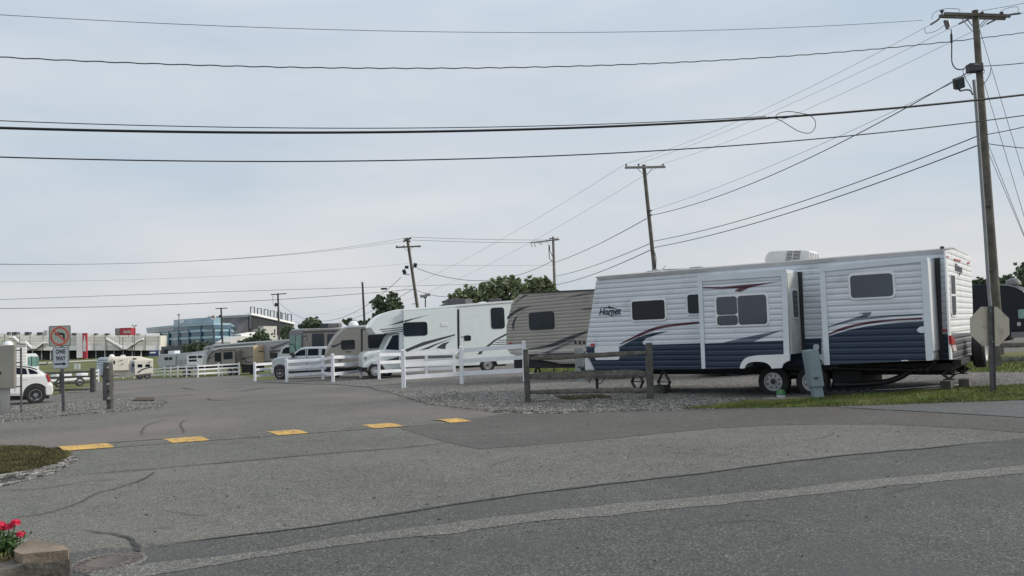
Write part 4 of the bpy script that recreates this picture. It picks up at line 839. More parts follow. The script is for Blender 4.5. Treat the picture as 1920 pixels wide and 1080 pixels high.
def suv():
    v = V('hatchback_car', 'white five-door car with alloy wheels at the left edge behind the metal cabinet', 'car', -172, 28.1, 99, 30.3, flat=True); oldpoly = v.poly; fx = lambda x: x if x > 18 else 18+(x-18)*1.387
    v.poly = lambda n, pts, *a, **k: oldpoly(n, [(fx(x), y) for x, y in pts], *a, **k); CW = mat('car_white', (.74, .75, .74), .2, var=.02, coat=.7); r = v.root; D = 1.75
    v.poly('body', [(-119, 742), (-121, 728), (-118, 714), (-108, 707), (-60, 701), (-45, 700), (40, 702), (84, 701), (88, 704), (93.5, 715), (98.5, 722), (99, 733), (96.5, 740), (88, 742)], 0, D, CW, bevel=.10)
    v.poly('cabin', [(-52, 702), (-40, 694), (-22, 687.5), (0, 685.2), (28, 685), (42, 686), (57, 688.3), (70, 692.5), (82, 700), (87, 704.5), (60, 706), (-30, 706)], -.10, D-.2, CW, bevel=.10)
    for pts in ([(53, 691), (60, 693), (70.5, 698.3), (70, 702), (67, 703.3), (56, 704.3)], [(29, 689.5), (42, 690), (48.5, 691), (52.5, 704.6), (29, 705.5)], [(-6, 689.5), (25, 689.3), (25, 705.6), (-8, 706)], [(-44, 703), (-22, 692), (-10, 689.8), (-11, 706), (-40, 706)]): v.poly('side_window', pts, -.09, .03, GLASS)
    v.poly('roof_rail', [(20, 685.6), (42, 686), (57, 688.2), (70, 692.2), (69, 693.4), (56, 689.6), (41, 687.4), (20, 687)], -.095, .03, BLACK)
    v.poly('tail_light', [(86, 702.5), (90.5, 702), (95.5, 714.5), (91, 717), (88, 709)], .015, .14, RED, bevel=.01)
    v.poly('rear_bumper', [(84, 721.5), (99, 720.5), (100, 733), (97.5, 741), (85, 742)], .02, D+.04, CW, bevel=.05)
    for x in (66.7, -92):
        c = v.uv(x, 740)[0]; emit('wheel_arch', prism(B(), [(c+.40*math.cos(R(a)), .37+.40*math.sin(R(a))) for a in range(-25, 206, 11)], -.006, .012), BLACK, r); v.wheel(x, .335, .22, .03, 'alloy', .63); v.wheel(x, .335, .22, -D+.22, 'alloy', .63)
    v.rect('door_handle', (43, 710, 54, 711.6), .02, .03, CW, .012); v.poly('door_gap', [(27, 706), (27.6, 706), (28.5, 735), (27.8, 735)], .004, .01, BLACK)
    v.poly('sill', [(-40, 740), (45, 738.5), (47, 742), (-42, 743.5)], .005, .02, mat('sill_grey', (.4, .4, .4), .5)); x0, x1 = v.uv(-140, 741)[0], v.uv(92, 741)[0]; emit('underbody', box(B(), x0, x1, .1, D-.1, .17, .36), UNDER, r)
suv()
# ------------------------------------------------------------ trailers further off
def far_rigs():
    LB = mat('fifth_grey', (.30, .31, .33), .4, var=.06)
    v = V('travel_trailer', 'long grey trailer with diagonal dark stripes behind the tan-ended trailer', 'travel trailer', 383, 104, 541, 84, flat=True)
    v.poly('body', [(381, 668), (382, 652), (388, 648.5), (400, 646.8), (470, 641.8), (541, 636.8), (542, 672), (460, 684)], 0, 2.4, LB, bevel=.05)
    for pts in ([(400, 649.5), (480, 643.5), (480, 645.5), (402, 652)], [(505, 652), (541, 640), (541, 643), (511, 656)], [(505, 657), (532, 655), (532, 659), (505, 661)], [(383, 655), (392, 651), (396, 651), (387, 667)]): v.poly('stripe', pts, .01, .02, DKG)
    v.poly('roof_edge', [(400, 646), (470, 641), (541, 636.2), (541, 638.2), (470, 643), (400, 648)], .04, .04, WHITE); v.window((506, 661, 520, 672), fm=BLACK, fr=.02); v.wheel(470, .38); v.wheel(478, .38)
    c = V('van', 'pale van cab with a dark side window in front of the grey motorhome', 'van', 521, 76, 545, 76, flat=True)
    c.poly('body', [(521, 690), (521, 668), (524, 660), (529, 652), (536, 648.5), (545, 648), (545, 690)], 0, 1.9, mat('van_pale', (.5, .53, .55), .3, coat=.4), bevel=.08); c.poly('side_window', [(528.5, 663), (530.5, 655), (537, 651), (544, 650.5), (544, 663)], .01, .03, GLASS)
    c.rect('wheel_cover', (525, 686, 533, 694), .03, .1, TYRE, .3)
    # trailer with the tan rear wall
    PG = mat('premier_grey', (.235, .215, .19), .4, var=.06); v = V('travel_trailer', 'grey-brown travel trailer showing its tan rear wall beyond the gap in the white fence', 'travel trailer', 386, 93, 475.7, 88); W = max(.5, uvx(v, 504.5, 665, v.uv(475.7, 665)[0])[0]); xr = v.uv(475.7, 665)[0]
    v.poly('body', bez([(387, 683), (386.5, 676), (389, 668), (399, 656.7), (414, 652)], 3)+[(475.5, 648.6), (476.2, 684)], 0, W, PG, bevel=.04)
    tw = endp(v, 'rear_wall', [(475.8, 684), (475.6, 650), (479, 647.5), (490, 646.6), (501, 647.8), (504, 650.5), (505, 681), (504.8, 683)], xr+.05, .06, mat('tan_panel', (.62, .50, .33), .45, var=.04))
    y0, z0 = uvx(v, 484.5, 660.5, xr+.06); y1, z1 = uvx(v, 496.5, 657, xr+.06); bm = text_bm('PREMIER', z1-z0, 0, .02, y1-y0)
    for q in bm.verts: q.co = Vector((xr+.06-q.co.y, y0+q.co.x, z0+q.co.z))
    emit('lettering', bm, BLACK, tw)
    for x in (487, 490, 493): endp(v, 'marker_light', [(x-.6, 651.5), (x+.6, 651.5), (x+.6, 652.8), (x-.6, 652.8)], xr+.09, .05, RED, tw)
    for pts in (bez([(388, 678), (391, 667), (400, 657.5), (414, 653.5)], 3)+bez([(414, 656), (402, 660), (394, 668), (391, 679)], 3), [(389, 672), (402, 667), (402, 668.5), (391, 674)], [(452, 672), (475, 667), (475, 668.5), (453, 675)], [(452, 660), (460, 659.6), (452, 661.4)], [(456, 670), (463, 678), (475, 679), (475, 680.5), (461, 680)]): v.poly('stripe', pts, .01, .02, DKG)
    v.poly('roof_edge', [(399, 656), (414, 651.2), (475.5, 647.6), (475.5, 649.8), (414, 653.2), (401, 657.5)], .04, .04, WHITE)
    v.window((402.6, 661, 414, 678), fm=BLACK, fr=.02); s = v.poly('slide_out', [(413.5, 658), (441, 656.5), (442, 684), (414, 685)], .7, .69, PG, bevel=.02); v.window((419, 660, 436, 673.5), .7, fm=BLACK, fr=.02, parent=s)
    for pts in ([(413.5, 657.5), (442, 656), (442, 657.3), (413.5, 658.8)], [(440.5, 656), (442, 656), (443, 685), (441.3, 685)], [(413.3, 658), (414.6, 658), (415, 685), (413.7, 685)]): v.poly('slide_trim', pts, .72, .03, BLACK, parent=s)
    v.poly('door', [(442.5, 657), (450.5, 656.6), (451.5, 686), (443.3, 686)], .012, .02, mat('door_pale', (.42, .42, .4), .4)); v.window((444, 660, 449, 669.5), .015, fm=BLACK, fr=.02, rad=.1); v.rect('storage_opening', (452.5, 684.5, 470, 699), .02, 1.8, UNDER, .02); under(v, 390, 452, 684, W, .4); v.wheel(430, .38); v.wheel(440, .38)
    # pale grey trailer
    v = V('travel_trailer', 'pale grey rounded-end travel trailer behind the far white fence, left of the grey-brown one', 'travel trailer', 296, 108, 386, 100); PLG = mat('pale_grey_panel', (.40, .43, .45), .35, var=.05)
    v.poly('body', bez([(299, 689), (296, 683), (295.5, 676), (297.5, 668), (301, 664.3)], 3)+[(335, 662.5), (362, 660.5), (386, 656.5), (386, 688), (340, 690)], 0, 2.4, PLG, bevel=.05)
    s = v.poly('slide_out', [(305.6, 666), (328.5, 665), (328.8, 685.5), (306, 686)], .2, .19, PLG, bevel=.02)
    for r_ in ((308.5, 669.7, 315.3, 675.3), (316.3, 669.7, 323, 675)): v.window(r_, .2, fm=BLACK, fr=.01, parent=s, rad=.05)
    s2 = v.poly('slide_out', [(350, 666), (380, 664.5), (380, 684), (350, 685)], .6, .59, MATS['white_plastic'], bevel=.02)
    for r_ in ((354, 667, 369, 672), (354, 674, 369, 678), (371, 666.5, 379, 671.5)): v.window(r_, .6, fm=BLACK, fr=.01, parent=s2, rad=.05)
    for x in (334, 338, 348): v.rect('ladder_rail', (x, 675, x+.8, 685), .3, .05, STEEL, .01)
    v.rect('ladder_rail', (333, 674.5, 349, 675.4), .3, .05, STEEL, .01)
    rbox(v, 'roof_air_conditioner', (315, 658, 327, 663.5), .6, 1.4, WHITE); under(v, 302, 384, 688, 2.4, .4); v.wheel(345, .38); v.wheel(352, .38); v.rect('storage_opening', (360, 688, 384, 694), .01, 1.0, UNDER, .02)
    # cream trailer, far left
    v = V('fifth_wheel_trailer', 'cream trailer with two slide-outs and a silver nose behind the wooden bollard', 'fifth-wheel trailer', 181, 94.5, 288, 97); CR = mat('cream_panel', (.74, .70, .62), .4, var=.04); SB = mat('nose_silver', (.33, .39, .46), .35, var=.08)
    v.poly('body', [(204, 704), (203, 671), (207, 669), (262, 668.5), (270, 671), (287, 674), (287, 702), (250, 706)], 0, 2.4, CR, bevel=.05)
    nz_ = v.poly('nose', [(180.5, 704), (180.5, 686), (183, 672), (187, 670.5), (203.5, 670), (204, 704)], .01, 2.38, SB, bevel=.08)
    for y in (675, 679, 683): v.poly('stripe', [(184, y+.6), (200, y-.3), (200, y+.8), (184, y+1.6)], .02, .02, DKG, parent=nz_)
    s = v.poly('slide_out', [(211, 672.5), (241, 671.5), (241, 694), (211, 695)], .7, .69, CR, bevel=.02)
    for pts in ([(219, 678), (231, 674.5), (228, 677)], [(221, 687), (233, 680), (230, 683.5)]): v.poly('stripe', pts, .71, .02, DKG, parent=s)
    v.window((212.5, 676, 216, 683), .7, fm=BLACK, fr=.01, parent=s)
    s = v.poly('slide_out', [(252, 676), (286.5, 674.5), (287, 699), (253, 703)], .9, .89, CR, bevel=.02)
    x0 = v.uv(252, 690, .9)[0]
    for r_ in ((258, 683, 267, 689), (272.5, 683, 281.5, 688.2)): v.window(r_, .9, fm=BLACK, fr=.01, parent=s, rad=.06)
    v.poly('stripe', bez([(257, 698), (266, 692), (274, 689.5), (286, 687)], 3)+bez([(286, 689), (274, 691.5), (266, 695), (259, 700)], 3), .91, .02, DKG, parent=s); v.poly('stripe', [(274, 681), (285, 677), (280, 681)], .91, .02, DKG, parent=s)
    v.poly('slide_seal', [(244.5, 675.5), (252, 676.5), (252.5, 700), (245, 696)], .05, .06, SB)
    v.window((248, 681.5, 251, 688), .06, fm=BLACK, fr=.01, rad=.04); dome(v, 209, 669.5, .33, .8); rbox(v, 'roof_air_conditioner', (226, 665.8, 235, 670), .6, 1.4, WHITE); rbox(v, 'roof_vent', (249, 671.5, 256, 674), -.05, .3, BLACK, .01)
    under(v, 190, 284, 703, 2.4, .3); v.wheel(262, .38, py=704); v.wheel(276, .38, py=704); v.wheel(262, .38, .22, -2.1, py=704)
    # behind the car at the left edge
    v = V('travel_trailer', 'white ribbed travel trailer with a roof dome behind the white car', 'travel trailer', -212, 39.9, 50.5, 43, flat=True); WS = siding('siding_far_white', (.74, .74, .73), .16); zt = v.uv(20, 648.5)[1]; L = v.uv(50.5, 670)[0]
    emit('body', prism(B(), [(0, .5), (0, zt-.3), (.3, zt), (L, zt), (L, .5)], 0, 2.4), WS, v.root, bevel=.05); v.poly('roof_edge', [(-120, 647.4), (50.7, 646.4), (50.9, 648.6), (-120, 650)], .04, .05, mat('edge_grey', (.45, .45, .46), .5)); dome(v, 15, 647, .24, .6)
    v.wheel(-60, .36); v.wheel(-30, .36); v.window((-90, 660, -50, 680), fm=BLACK)
    v = V('motorhome', 'white-topped motorhome with a green-tinted windshield left of the traffic sign', 'motorhome', 30, 66.7, 73.5, 68, flat=True); zt = v.uv(60, 663)[1]; L = v.uv(73.5, 675)[0]
    emit('body', prism(B(), [(-4, .4), (-4, zt), (L-.25, zt), (L, zt-.3), (L, .4)], 0, 2.4), WHITE, v.root, bevel=.06); v.rect('windshield', (52, 668.5, 73, 687), .012, .03, TGLASS, .06); v.rect('windshield_post', (58.5, 668, 60, 687), .02, .03, BLACK, .01)
    emit('mirror', tube(B(), [(L, 0, v.uv(73, 683)[1]), (L+.55, -.1, v.uv(73, 683.5)[1]), (L+.6, -.1, v.uv(73, 680)[1])], .05, 6), BLACK, v.root); v.wheel(60, .45)
    # black trailer at the right edge
    v = V('travel_trailer', 'black travel trailer at the right edge behind the big utility pole', 'travel trailer', 1800, 43.5, 1990, 40.5, base=.13); BK = mat('black_gloss_panel', (.010, .012, .02), .4, var=.15, spec=.3)
    v.poly('body', [(1780, 622), (1780, 534), (1872, 533)]+bez([(1872, 533), (1892, 534), (1907, 538), (1918, 545), (1926, 556)], 3)+[(1934, 590), (1934, 622), (1898, 622), (1883, 640), (1790, 640)], 0, 2.45, BK, bevel=.06)
    v.poly('stripe', [(1872, 532.6), (1890, 533.8), (1906, 537.4), (1918, 544.5), (1917, 546), (1905, 539.2), (1890, 535.5), (1872, 534.4)], .01, .02, mat('stripe_grey', (.3, .31, .33), .4)); v.window((1908, 579, 1926, 598), fm=BLACK, fr=.02, gm=TGLASS); v.rect('lower_stripe', (1896, 622, 1934, 633), .01, 2.3, mat('lower_grey', (.16, .16, .165), .5), .02)
    c = v.uv(1910, 608)[0]; v.rect('hookup_cover', (1907, 604, 1914, 611), .02, .02, mat('pale_plate', (.4, .4, .4), .5), .05); dome(v, 1894, 533.5, .38, .9, MATS['ac_grey'], 'roof_vent_dome'); v.wheel(1815, .36, py=650); v.wheel(1838, .36, py=650)
far_rigs()
# ------------------------------------------------------------ white ranch fences
def ranch(posts, label, group='white three-rail fences around the trailer sites', rails=None):
    P0 = [g(x, yb) for x, yb, yt in posts]; r = empty('ranch_fence', Matrix.Translation(P0[0]), label, 'fence', group); O = P0[0]; tops = []
    for (x, yb, yt), p in zip(posts, P0):
        t = P(x-1.0*(yb-yt)*.02, yt, p.y); h = min(1.5, max(1.0, t.z-p.z)); l = (t.x-p.x)*.7; tops.append(h); w_ = .065
        a = random.uniform(-.15, .15); bm = B(); M = Matrix.Translation(p-O) @ Matrix.Shear('XY', 4, (l/h, 0)) @ Matrix.Rotation(a, 4, 'Z'); box(bm, -w_, w_, -w_, w_, -.1, h, M)
        pst = emit('post', bm, VINYL, r, bevel=.008, seg=1); bm = B(); c = [bm.verts.new(M @ Vector(q)) for q in ((-w_-.012, -w_-.012, h), (w_+.012, -w_-.012, h), (w_+.012, w_+.012, h), (-w_-.012, w_+.012, h))]; ap = bm.verts.new(M @ Vector((0, 0, h+.05)))
        bm.faces.new(c[::-1]); [bm.faces.new((c[i], c[(i+1) % 4], ap)) for i in range(4)]; emit('post_cap', bm, VINYL, pst)
    for i in range(len(posts)-1):
        if rails and i in rails: continue
        a, b = P0[i]-O, P0[i+1]-O; d = (b-a).normalized(); n = Vector((-d.y, d.x, 0)).normalized()*.022
        for f in (.90, .62, .29):
            bm = B(); za, zb = tops[i]*f, tops[i+1]*f; q = []
            for (p_, z_) in ((a, za), (b, zb)): q += [bm.verts.new(p_+n*s+Vector((0, 0, z_+k))) for s, k in ((-1, -.075), (1, -.075), (1, .075), (-1, .075))]
            for f_ in ((0, 1, 2, 3), (7, 6, 5, 4), (0, 4, 5, 1), (1, 5, 6, 2), (2, 6, 7, 3), (3, 7, 4, 0)): bm.faces.new([q[k] for k in f_])
            emit('rail', bm, VINYL, r)
ranch([(984, 716, 641), (866, 721, 650.5), (757, 728.5, 657.5)], 'white three-rail fence nearest the camera, ending at the split rail fence')
ranch([(852, 703.5, 655.5), (800, 706, 657), (758, 708.5, 659), (711, 712, 660), (677, 708.5, 664), (624.5, 717, 664.5), (606, 712, 669.5), (538, 717, 673.5)], 'longer white three-rail fence before the cab of the white motorhome and silver pickup')
ranch([(478, 715, 680.5), (520, 711, 677.5)], 'white three-rail fence end post left of the pickup nose')
ranch([(449, 703.5, 680), (410, 705.6, 682), (371, 708, 684), (350, 708, 685.6), (333.5, 707.5, 686.5), (320.5, 707.5, 688.5), (308.7, 707.8, 688), (279.5, 708.5, 692)], 'long white three-rail fence in front of the grey-brown and pale grey trailers')
ranch([(417, 704.5, 682.5), (384, 705, 684), (364, 705.3, 685)], 'white three-rail fence row right behind the long one')
ranch([(252, 709.5, 695), (230.5, 710, 694.5), (205, 712, 694)], 'white three-rail fence in front of the cream trailer')
ranch([(184.5, 716, 692.5), (170, 717, 693)], 'lone white fence post beside the wooden bollard')
# ------------------------------------------------------------ wooden fences and bollard
def wood_fence(name, pl, pr, mid, rails_, label, hgt=None, pw=.14):
    a, b = g(*pl), g(*pr); r = empty(name, Matrix.Translation(a), label, 'fence'); d = b-a
    for i, (u, ty) in enumerate(mid):
        p = d*u; w_ = a+p; w_.z = T(w_.x, w_.y); p = w_-a; t = Vector((p.x-.02, p.y, p.z+ty)); emit('post', wpost(B(), p-Vector((0, 0, .1)), t, pw, i+3), WPOST, r)
    for i, z in enumerate(rails_): emit('rail', rail(B(), Vector((0, 0, z)), d+Vector((0, 0, z)), .12, .08, 14, i+11), WOOD, r)
wood_fence('wood_rail_fence', (-80, 742), (177, 736), ((0, 1.2), (.33, 1.2), (.79, 1.15), (.985, 1.22), (1.0, 1.24)), (1.06, .82, .52, .17), 'low brown rail fence with four rails behind the traffic sign')
wood_fence('wood_rail_fence', (1872, 690), (1990, 686), ((0, .75), (1, .8)), (.62, .22), 'low wooden rail fence beyond the big utility pole', pw=.16)
def bollard():
    p = g(207, 768.5); t = P(202.5, 680, p.y)-p; r = empty('wooden_bollard', Matrix.Translation(p), 'stout weathered wooden bollard with round bolt holes right of the traffic sign', 'bollard')
    m = WPOST; c = Vector((t.x*.25, 0, t.z*.22)); emit('lower_post', wpost(B(), (0, 0, -.1), c+Vector((0, 0, .05)), .15, 21), m, r)
    emit('upper_post', wpost(B(), c+Vector((-.035, -.02, -.02)), t, .225, 22), m, r)
    for i, (z, x) in enumerate(((.90, .05), (.62, .03), (.55, .03), (.40, .04), (.25, .03))): q = t*z; emit('bolt', lathe(B(), [(0, 0), (0, .03), (.03, .035)], (q.x+x, -.155, t.z*z), (0, 1, 0), 10), BLACK if i % 2 else STEEL, r)
bollard()
# ------------------------------------------------------------ traffic sign with two plates
def traffic_sign():
    d = 22.4; v = V('traffic_sign', 'steel post carrying a no-left-turn plate above a ONE WAY plate', 'traffic sign', 91, d, 133, d, flat=True); r = v.root
    OFFW = mat('sign_reflective', (.40, .44, .38), .4, var=.06); WH = mat('sign_white', (.52, .56, .60), .4, var=.05); RO = mat('sign_orange_red', (.58, .10, .06), .45, var=.12); BS = mat('sign_black', (.018, .02, .018), .5)
    pb = v.uv(117.5, 774)[0]; pt = v.uv(113.5, 612); bm = B()
    for (dx, w_, y0, y1) in ((0, .04, .03, .04), (-.03, .006, .04, .065), (.03, .006, .04, .065)):
        q = [bm.verts.new(c) for c in ((pb+dx-w_, y0, -.1), (pb+dx+w_, y0, -.1), (pb+dx+w_, y1, -.1), (pb+dx-w_, y1, -.1), (pt[0]+dx-w_, y0, pt[1]), (pt[0]+dx+w_, y0, pt[1]), (pt[0]+dx+w_, y1, pt[1]), (pt[0]+dx-w_, y1, pt[1]))]
        for f in ((0,3,2,1),(4,5,6,7),(0,1,5,4),(1,2,6,5),(2,3,7,6),(3,0,4,7)): bm.faces.new([q[i] for i in f])
    emit('post', bm, MATS['post_steel_dark'], r)
    def plate(rc, m, lab):
        x0, x1, z0, z1 = v.rc(rc); s = emit('sign_plate', prism(B(), rrect(x0, x1, z0, z1, .04, 5), .0, .003), STEEL, r); s['label'] = lab
        bm = prism(B(), rrect(x0+.006, x1-.006, z0+.006, z1-.006, .036, 5), -.002, .001); emit('border', bm, m, s)
        emit('border_line', prism(B(), rrect(x0+.014, x1-.014, z0+.014, z1-.014, .03, 5), -.0035, .0), BS, s); emit('field', prism(B(), rrect(x0+.026, x1-.026, z0+.026, z1-.026, .022, 5), -.005, .0), m, s)
        return s
    s = plate((91.3, 610.5, 132.6, 649.5), OFFW, 'square no-left-turn plate'); c = v.uv(112, 630); R0 = .262; R1 = .215
    bm = B(); n = 40; o = [[bm.verts.new((c[0]+q*math.cos(2*math.pi*k/n), y, c[1]+q*math.sin(2*math.pi*k/n))) for k in range(n)] for q, y in ((R0, -.0095), (R1, -.0095), (R1, -.005), (R0, -.005))]
    for a, b in ((0, 1), (1, 2), (2, 3), (3, 0)):
        for k in range(n): bm.faces.new((o[a][k], o[a][(k+1) % n], o[b][(k+1) % n], o[b][k]))
    emit('prohibition_ring', bm, RO, s)
    dx, dz = R1*math.cos(R(135)), R1*math.sin(R(135)); px_, pz_ = .022*math.cos(R(45)), .022*math.sin(R(45))
    emit('prohibition_bar', prism(B(), [(c[0]+dx+px_, c[1]+dz+pz_), (c[0]+dx-px_, c[1]+dz-pz_), (c[0]-dx-px_, c[1]-dz-pz_), (c[0]-dx+px_, c[1]-dz+pz_)], -.0115, -.006), RO, s)
    A = [(.09, -.13), (.145, -.13), (.145, .02), (.135, .06), (.10, .085), (.05, .09), (-.02, .09), (-.02, .125), (-.15, .055), (-.02, -.01), (-.02, .03), (.05, .03), (.08, .02), (.09, 0)]
    emit('arrow', prism(B(), [(c[0]+a, c[1]+b) for a, b in A], -.0085, -.0045), BS, s)
    s = plate((98.5, 650.5, 129.3, 691.5), WH, 'upright ONE WAY plate')
    for t_, rr in (('ONE', (104.5, 655, 122.8, 663.3)), ('WAY', (105, 667.3, 123, 676))): v.text('lettering', t_, rr, .004, BS, 0, .03, s, 1.1)
    q = [v.uv(*p) for p in ((102.5, 681.3), (118.5, 680.6), (118.3, 678.6), (125, 682), (118.9, 685.8), (118.7, 683.6), (102.6, 684.3))]; emit('arrow', prism(B(), q, -.0085, -.004), BS, s)
traffic_sign()
# ------------------------------------------------------------ metal cabinet at the left edge
def cabinet():
    v = V('metal_cabinet', 'beige metal cabinet on a corrugated base with a bracketed post at the left edge', 'utility cabinet', -60, 22.8, 40, 22.8, flat=True); CB = mat('cabinet_beige', (.33, .31, .27), .45, .3, var=.12, vs=1.5)
    x0, x1, z0, z1 = v.rc((-62, 648, 27.5, 730)); emit('cabinet_box', box(B(), x0, x1, 0, .10, z0, z1), CB, v.root, bevel=.02)
    x1b = v.uv(18, 750)[0]; bm = B(); n = 22; xs = [x0+.1+(x1b-x0-.1)*i/(n*2) for i in range(n*2+1)]; f = [bm.verts.new((x, .03+(.03 if (i//1) % 2 else 0), .0)) for i, x in enumerate(xs)]; t = [bm.verts.new((q.co.x, q.co.y, z0)) for q in f]
    for i in range(len(f)-1): bm.faces.new((f[i], f[i+1], t[i+1], t[i]))
    emit('corrugated_base', bm, mat('zinc_pale', (.5, .5, .48), .4, .5, var=.1), v.root); a = v.uv(36, 766)[0]; b = v.uv(35.3, 652); bm = B(); tube(bm, [(a, .1, -.1), (b[0], .1, b[1])], .028, 8); emit('post', bm, MATS['post_steel_dark'], v.root)
    for y in (657, 680, 725): x_, z_ = v.uv(36, y); emit('bracket', box(B(), x1-.02, x_, .08, .12, z_-.015, z_+.015), BLACK, v.root)
    v.rect('latch', (-1, 697, 1.5, 702), .02, .02, BLACK, .01)
cabinet()
p0 = g(248, 753); 
def drain():
    q = [g(249, 753.5), g(289, 753.5), g(291, 748), g(256, 748)]; m = mat('rust', (.075, .045, .033), .9, var=.35, vs=8, bump=.01, bs=20); c = sum(q, Vector())/4; bm = B()
    f = [bm.verts.new(p-c+Vector((0, 0, .02))) for p in q]; t = [bm.verts.new((p-c)*.97+Vector((0, 0, .07))) for p in q]; bm.faces.new(t)
    for i in range(4): bm.faces.new((f[i], f[(i+1) % 4], t[(i+1) % 4], t[i]))
    o = tag(emit('drain_cover', bm, m, bevel=.01), 'rusty raised drain cover lying flat beside the gravel shoulder', 'drain cover'); o.location = c
drain()
# ------------------------------------------------------------ utility poles
def bar(bm, a, b, t, h):
    a, b = Vector(a), Vector(b); d = (b-a).normalized(); u = d.cross(Vector((0, 0, 1)))
    if u.length < .05: u = Vector((1, 0, 0))
    u.normalize(); w_ = u.cross(d).normalized(); q = [bm.verts.new(p+u*x*t/2+w_*z*h/2) for p in (a, b) for x, z in ((-1, -1), (1, -1), (1, 1), (-1, 1))]
    for f in ((0, 1, 2, 3), (7, 6, 5, 4), (0, 4, 5, 1), (1, 5, 6, 2), (2, 6, 7, 3), (3, 7, 4, 0)): bm.faces.new([q[k] for k in f])
    return bm
INS = mat('insulator', (.10, .10, .11), .35, var=.2); FLD = mat('flood_dark', (.03, .03, .035), .5)
class Pole:
    def __init__(s, label, base, top, d, r0, r1, m=POLEW, name='utility_pole', cat='utility pole', group=None):
        b = P(base[0], base[1], d); b.z = T(b.x, b.y); s.O = b; s.d = d; s.r = empty(name, Matrix.Translation(b), label, cat, group); s.m = m
        s.top = P(top[0], top[1], d)-b; bm = B(); n = 9; path = [Vector((s.top.x*u, 0, s.top.z*u-(.2 if u == 0 else 0))) for u in [i/n for i in range(n+1)]]
        tube(bm, path, r0, 14, r1); emit('pole', bm, m, s.r, smooth='auto')
    def p(s, x, y, dy=0): q = P(x, y, s.d+dy)-s.O; return q
    def arm(s, a, b, dy=-.15, t=.09, h=.12, m=None): emit('crossarm', bar(B(), s.p(*a, dy), s.p(*b, dy), t, h), m or s.m, s.r, bevel=.006, seg=1)
    def rod(s, name, pts, r, m=STEEL, dy=0, n=6): emit(name, tube(B(), [s.p(x, y, dy) for x, y in pts], r, n), m, s.r, smooth='auto')
    def ins(s, x, y, dy=-.15, k=1.0, up=.26):
        c = s.p(x, y, dy); up *= k; emit('insulator', lathe(B(), [(-up, 0), (-up, .03*k), (-up*.5, .03*k), (-up*.5, .07*k), (-up*.3, .03*k), (-up*.25, .08*k), (0, .03*k), (0, 0)], c, (0, 0, 1), 10), INS, s.r, smooth='auto')
    def box(s, name, x0, y0, x1, y1, th, m, dy=-.2, bev=.02, parent=None):
        a, b = s.p(x0, y1, dy), s.p(x1, y0, dy); return emit(name, box(B(), a.x, b.x, a.y-th/2, a.y+th/2, a.z, b.z), m, parent or s.r, bevel=bev)
    def flood(s, x, y, w, h, tilt, dy=-.3):
        c = s.p(x, y, dy); M = Matrix.Translation(c) @ Matrix.Rotation(tilt, 4, 'Y') @ Matrix.Rotation(R(25), 4, 'X'); bm = B(); box(bm, -w/2, w/2, -.12, .14, -h/2, h/2, M); f = emit('floodlight', bm, FLD, s.r, bevel=.04)
        emit('lens', box(B(), -w/2+.04, w/2-.04, -.13, -.118, -h/2+.04, h/2-.04, M), GLASS2, f); return f
p1 = Pole('tall wooden utility pole with double crossarm, conduit and floodlight at the right', (1875.5, 672), (1828, 20), 30, .158, .112)
p1.arm((1770.5, 26), (1894, 30), -.2); p1.arm((1761, 30.5), (1885, 34.5), .2)
p1.rod('arm_brace', [(1804, 36), (1823, 58)], .018, dy=-.2); p1.rod('arm_brace', [(1814, 37), (1825, 50)], .018, dy=.2); p1.rod('arm_brace', [(1854, 36), (1834, 55.5)], .018, dy=-.2); p1.rod('arm_brace', [(1848, 36), (1834, 51)], .018, dy=.2)
for x, y in ((1766, 18), (1841, 21.5), (1877.5, 21.5)): p1.ins(x, y, -.2, 1.0, .2)
p1.rod('dead_end_insulator', [(1892, 28), (1900, 26.5), (1913, 25)], .04, INS); p1.rod('dead_end_insulator', [(1761, 35), (1755, 40), (1745, 46)], .04, INS); p1.rod('dead_end_insulator', [(1816, 36), (1806, 41), (1798, 45)], .035, INS); p1.rod('dead_end_insulator', [(1869, 36), (1858, 41), (1851, 45)], .035, INS)
p1.rod('fused_cutout', [(1772, 38), (1777, 54)], .07, INS, -.25, 8); p1.rod('fused_cutout', [(1778, 37), (1781, 50)], .03, STEEL, -.3)
p1.rod('cable', bez([(1783, 55), (1784, 64), (1784.5, 90), (1784.5, 112), (1787, 122), (1793, 129), (1802, 130.5), (1810, 127), (1817, 122)], 3), .022, WIREM, -.25); p1.rod('cable_termination', [(1783.6, 64), (1784.3, 80)], .045, WIREM, -.25)
p1.rod('cable', bez([(1747, 36), (1749, 27), (1757, 21), (1775, 16), (1797, 17), (1799, 22)], 3), .010, WIREG, -.2); p1.rod('cable', bez([(1734, 53), (1736, 62), (1750, 60), (1762, 54), (1772, 46)], 3), .010, WIREG, -.2); p1.rod('cable', bez([(1878, 20), (1890, 15), (1908, 13), (1909, 24)], 3), .010, WIREG, -.2)
bx = p1.box('splice_box', 1815, 119.5, 1839.5, 136, .34, FLD, -.05, .03); p1.box('splice_label', 1821, 122, 1834, 125.5, .37, MATS['ac_grey'], -.05, .005, bx)
p1.flood(1798, 156, .34, .42, R(-18)); p1.rod('light_arm', bez([(1801, 171), (1810, 168.5), (1820, 170), (1824, 178)], 3), .03, FLD, -.2); p1.rod('light_arm', [(1798, 160), (1800, 171)], .035, FLD, -.25)
p1.rod('cable', bez([(1813, 124), (1806, 131), (1807, 140), (1812, 150), (1818, 160), (1822, 168)], 3), .012, WIREM, -.2); p1.rod('cable', bez([(1839, 126), (1846, 132), (1843, 138), (1839, 140)], 3), .012, WIREM, -.2); p1.rod('cable', bez([(1858, 127), (1856, 140), (1848, 153), (1840, 160)], 3), .012, WIREM, -.15)
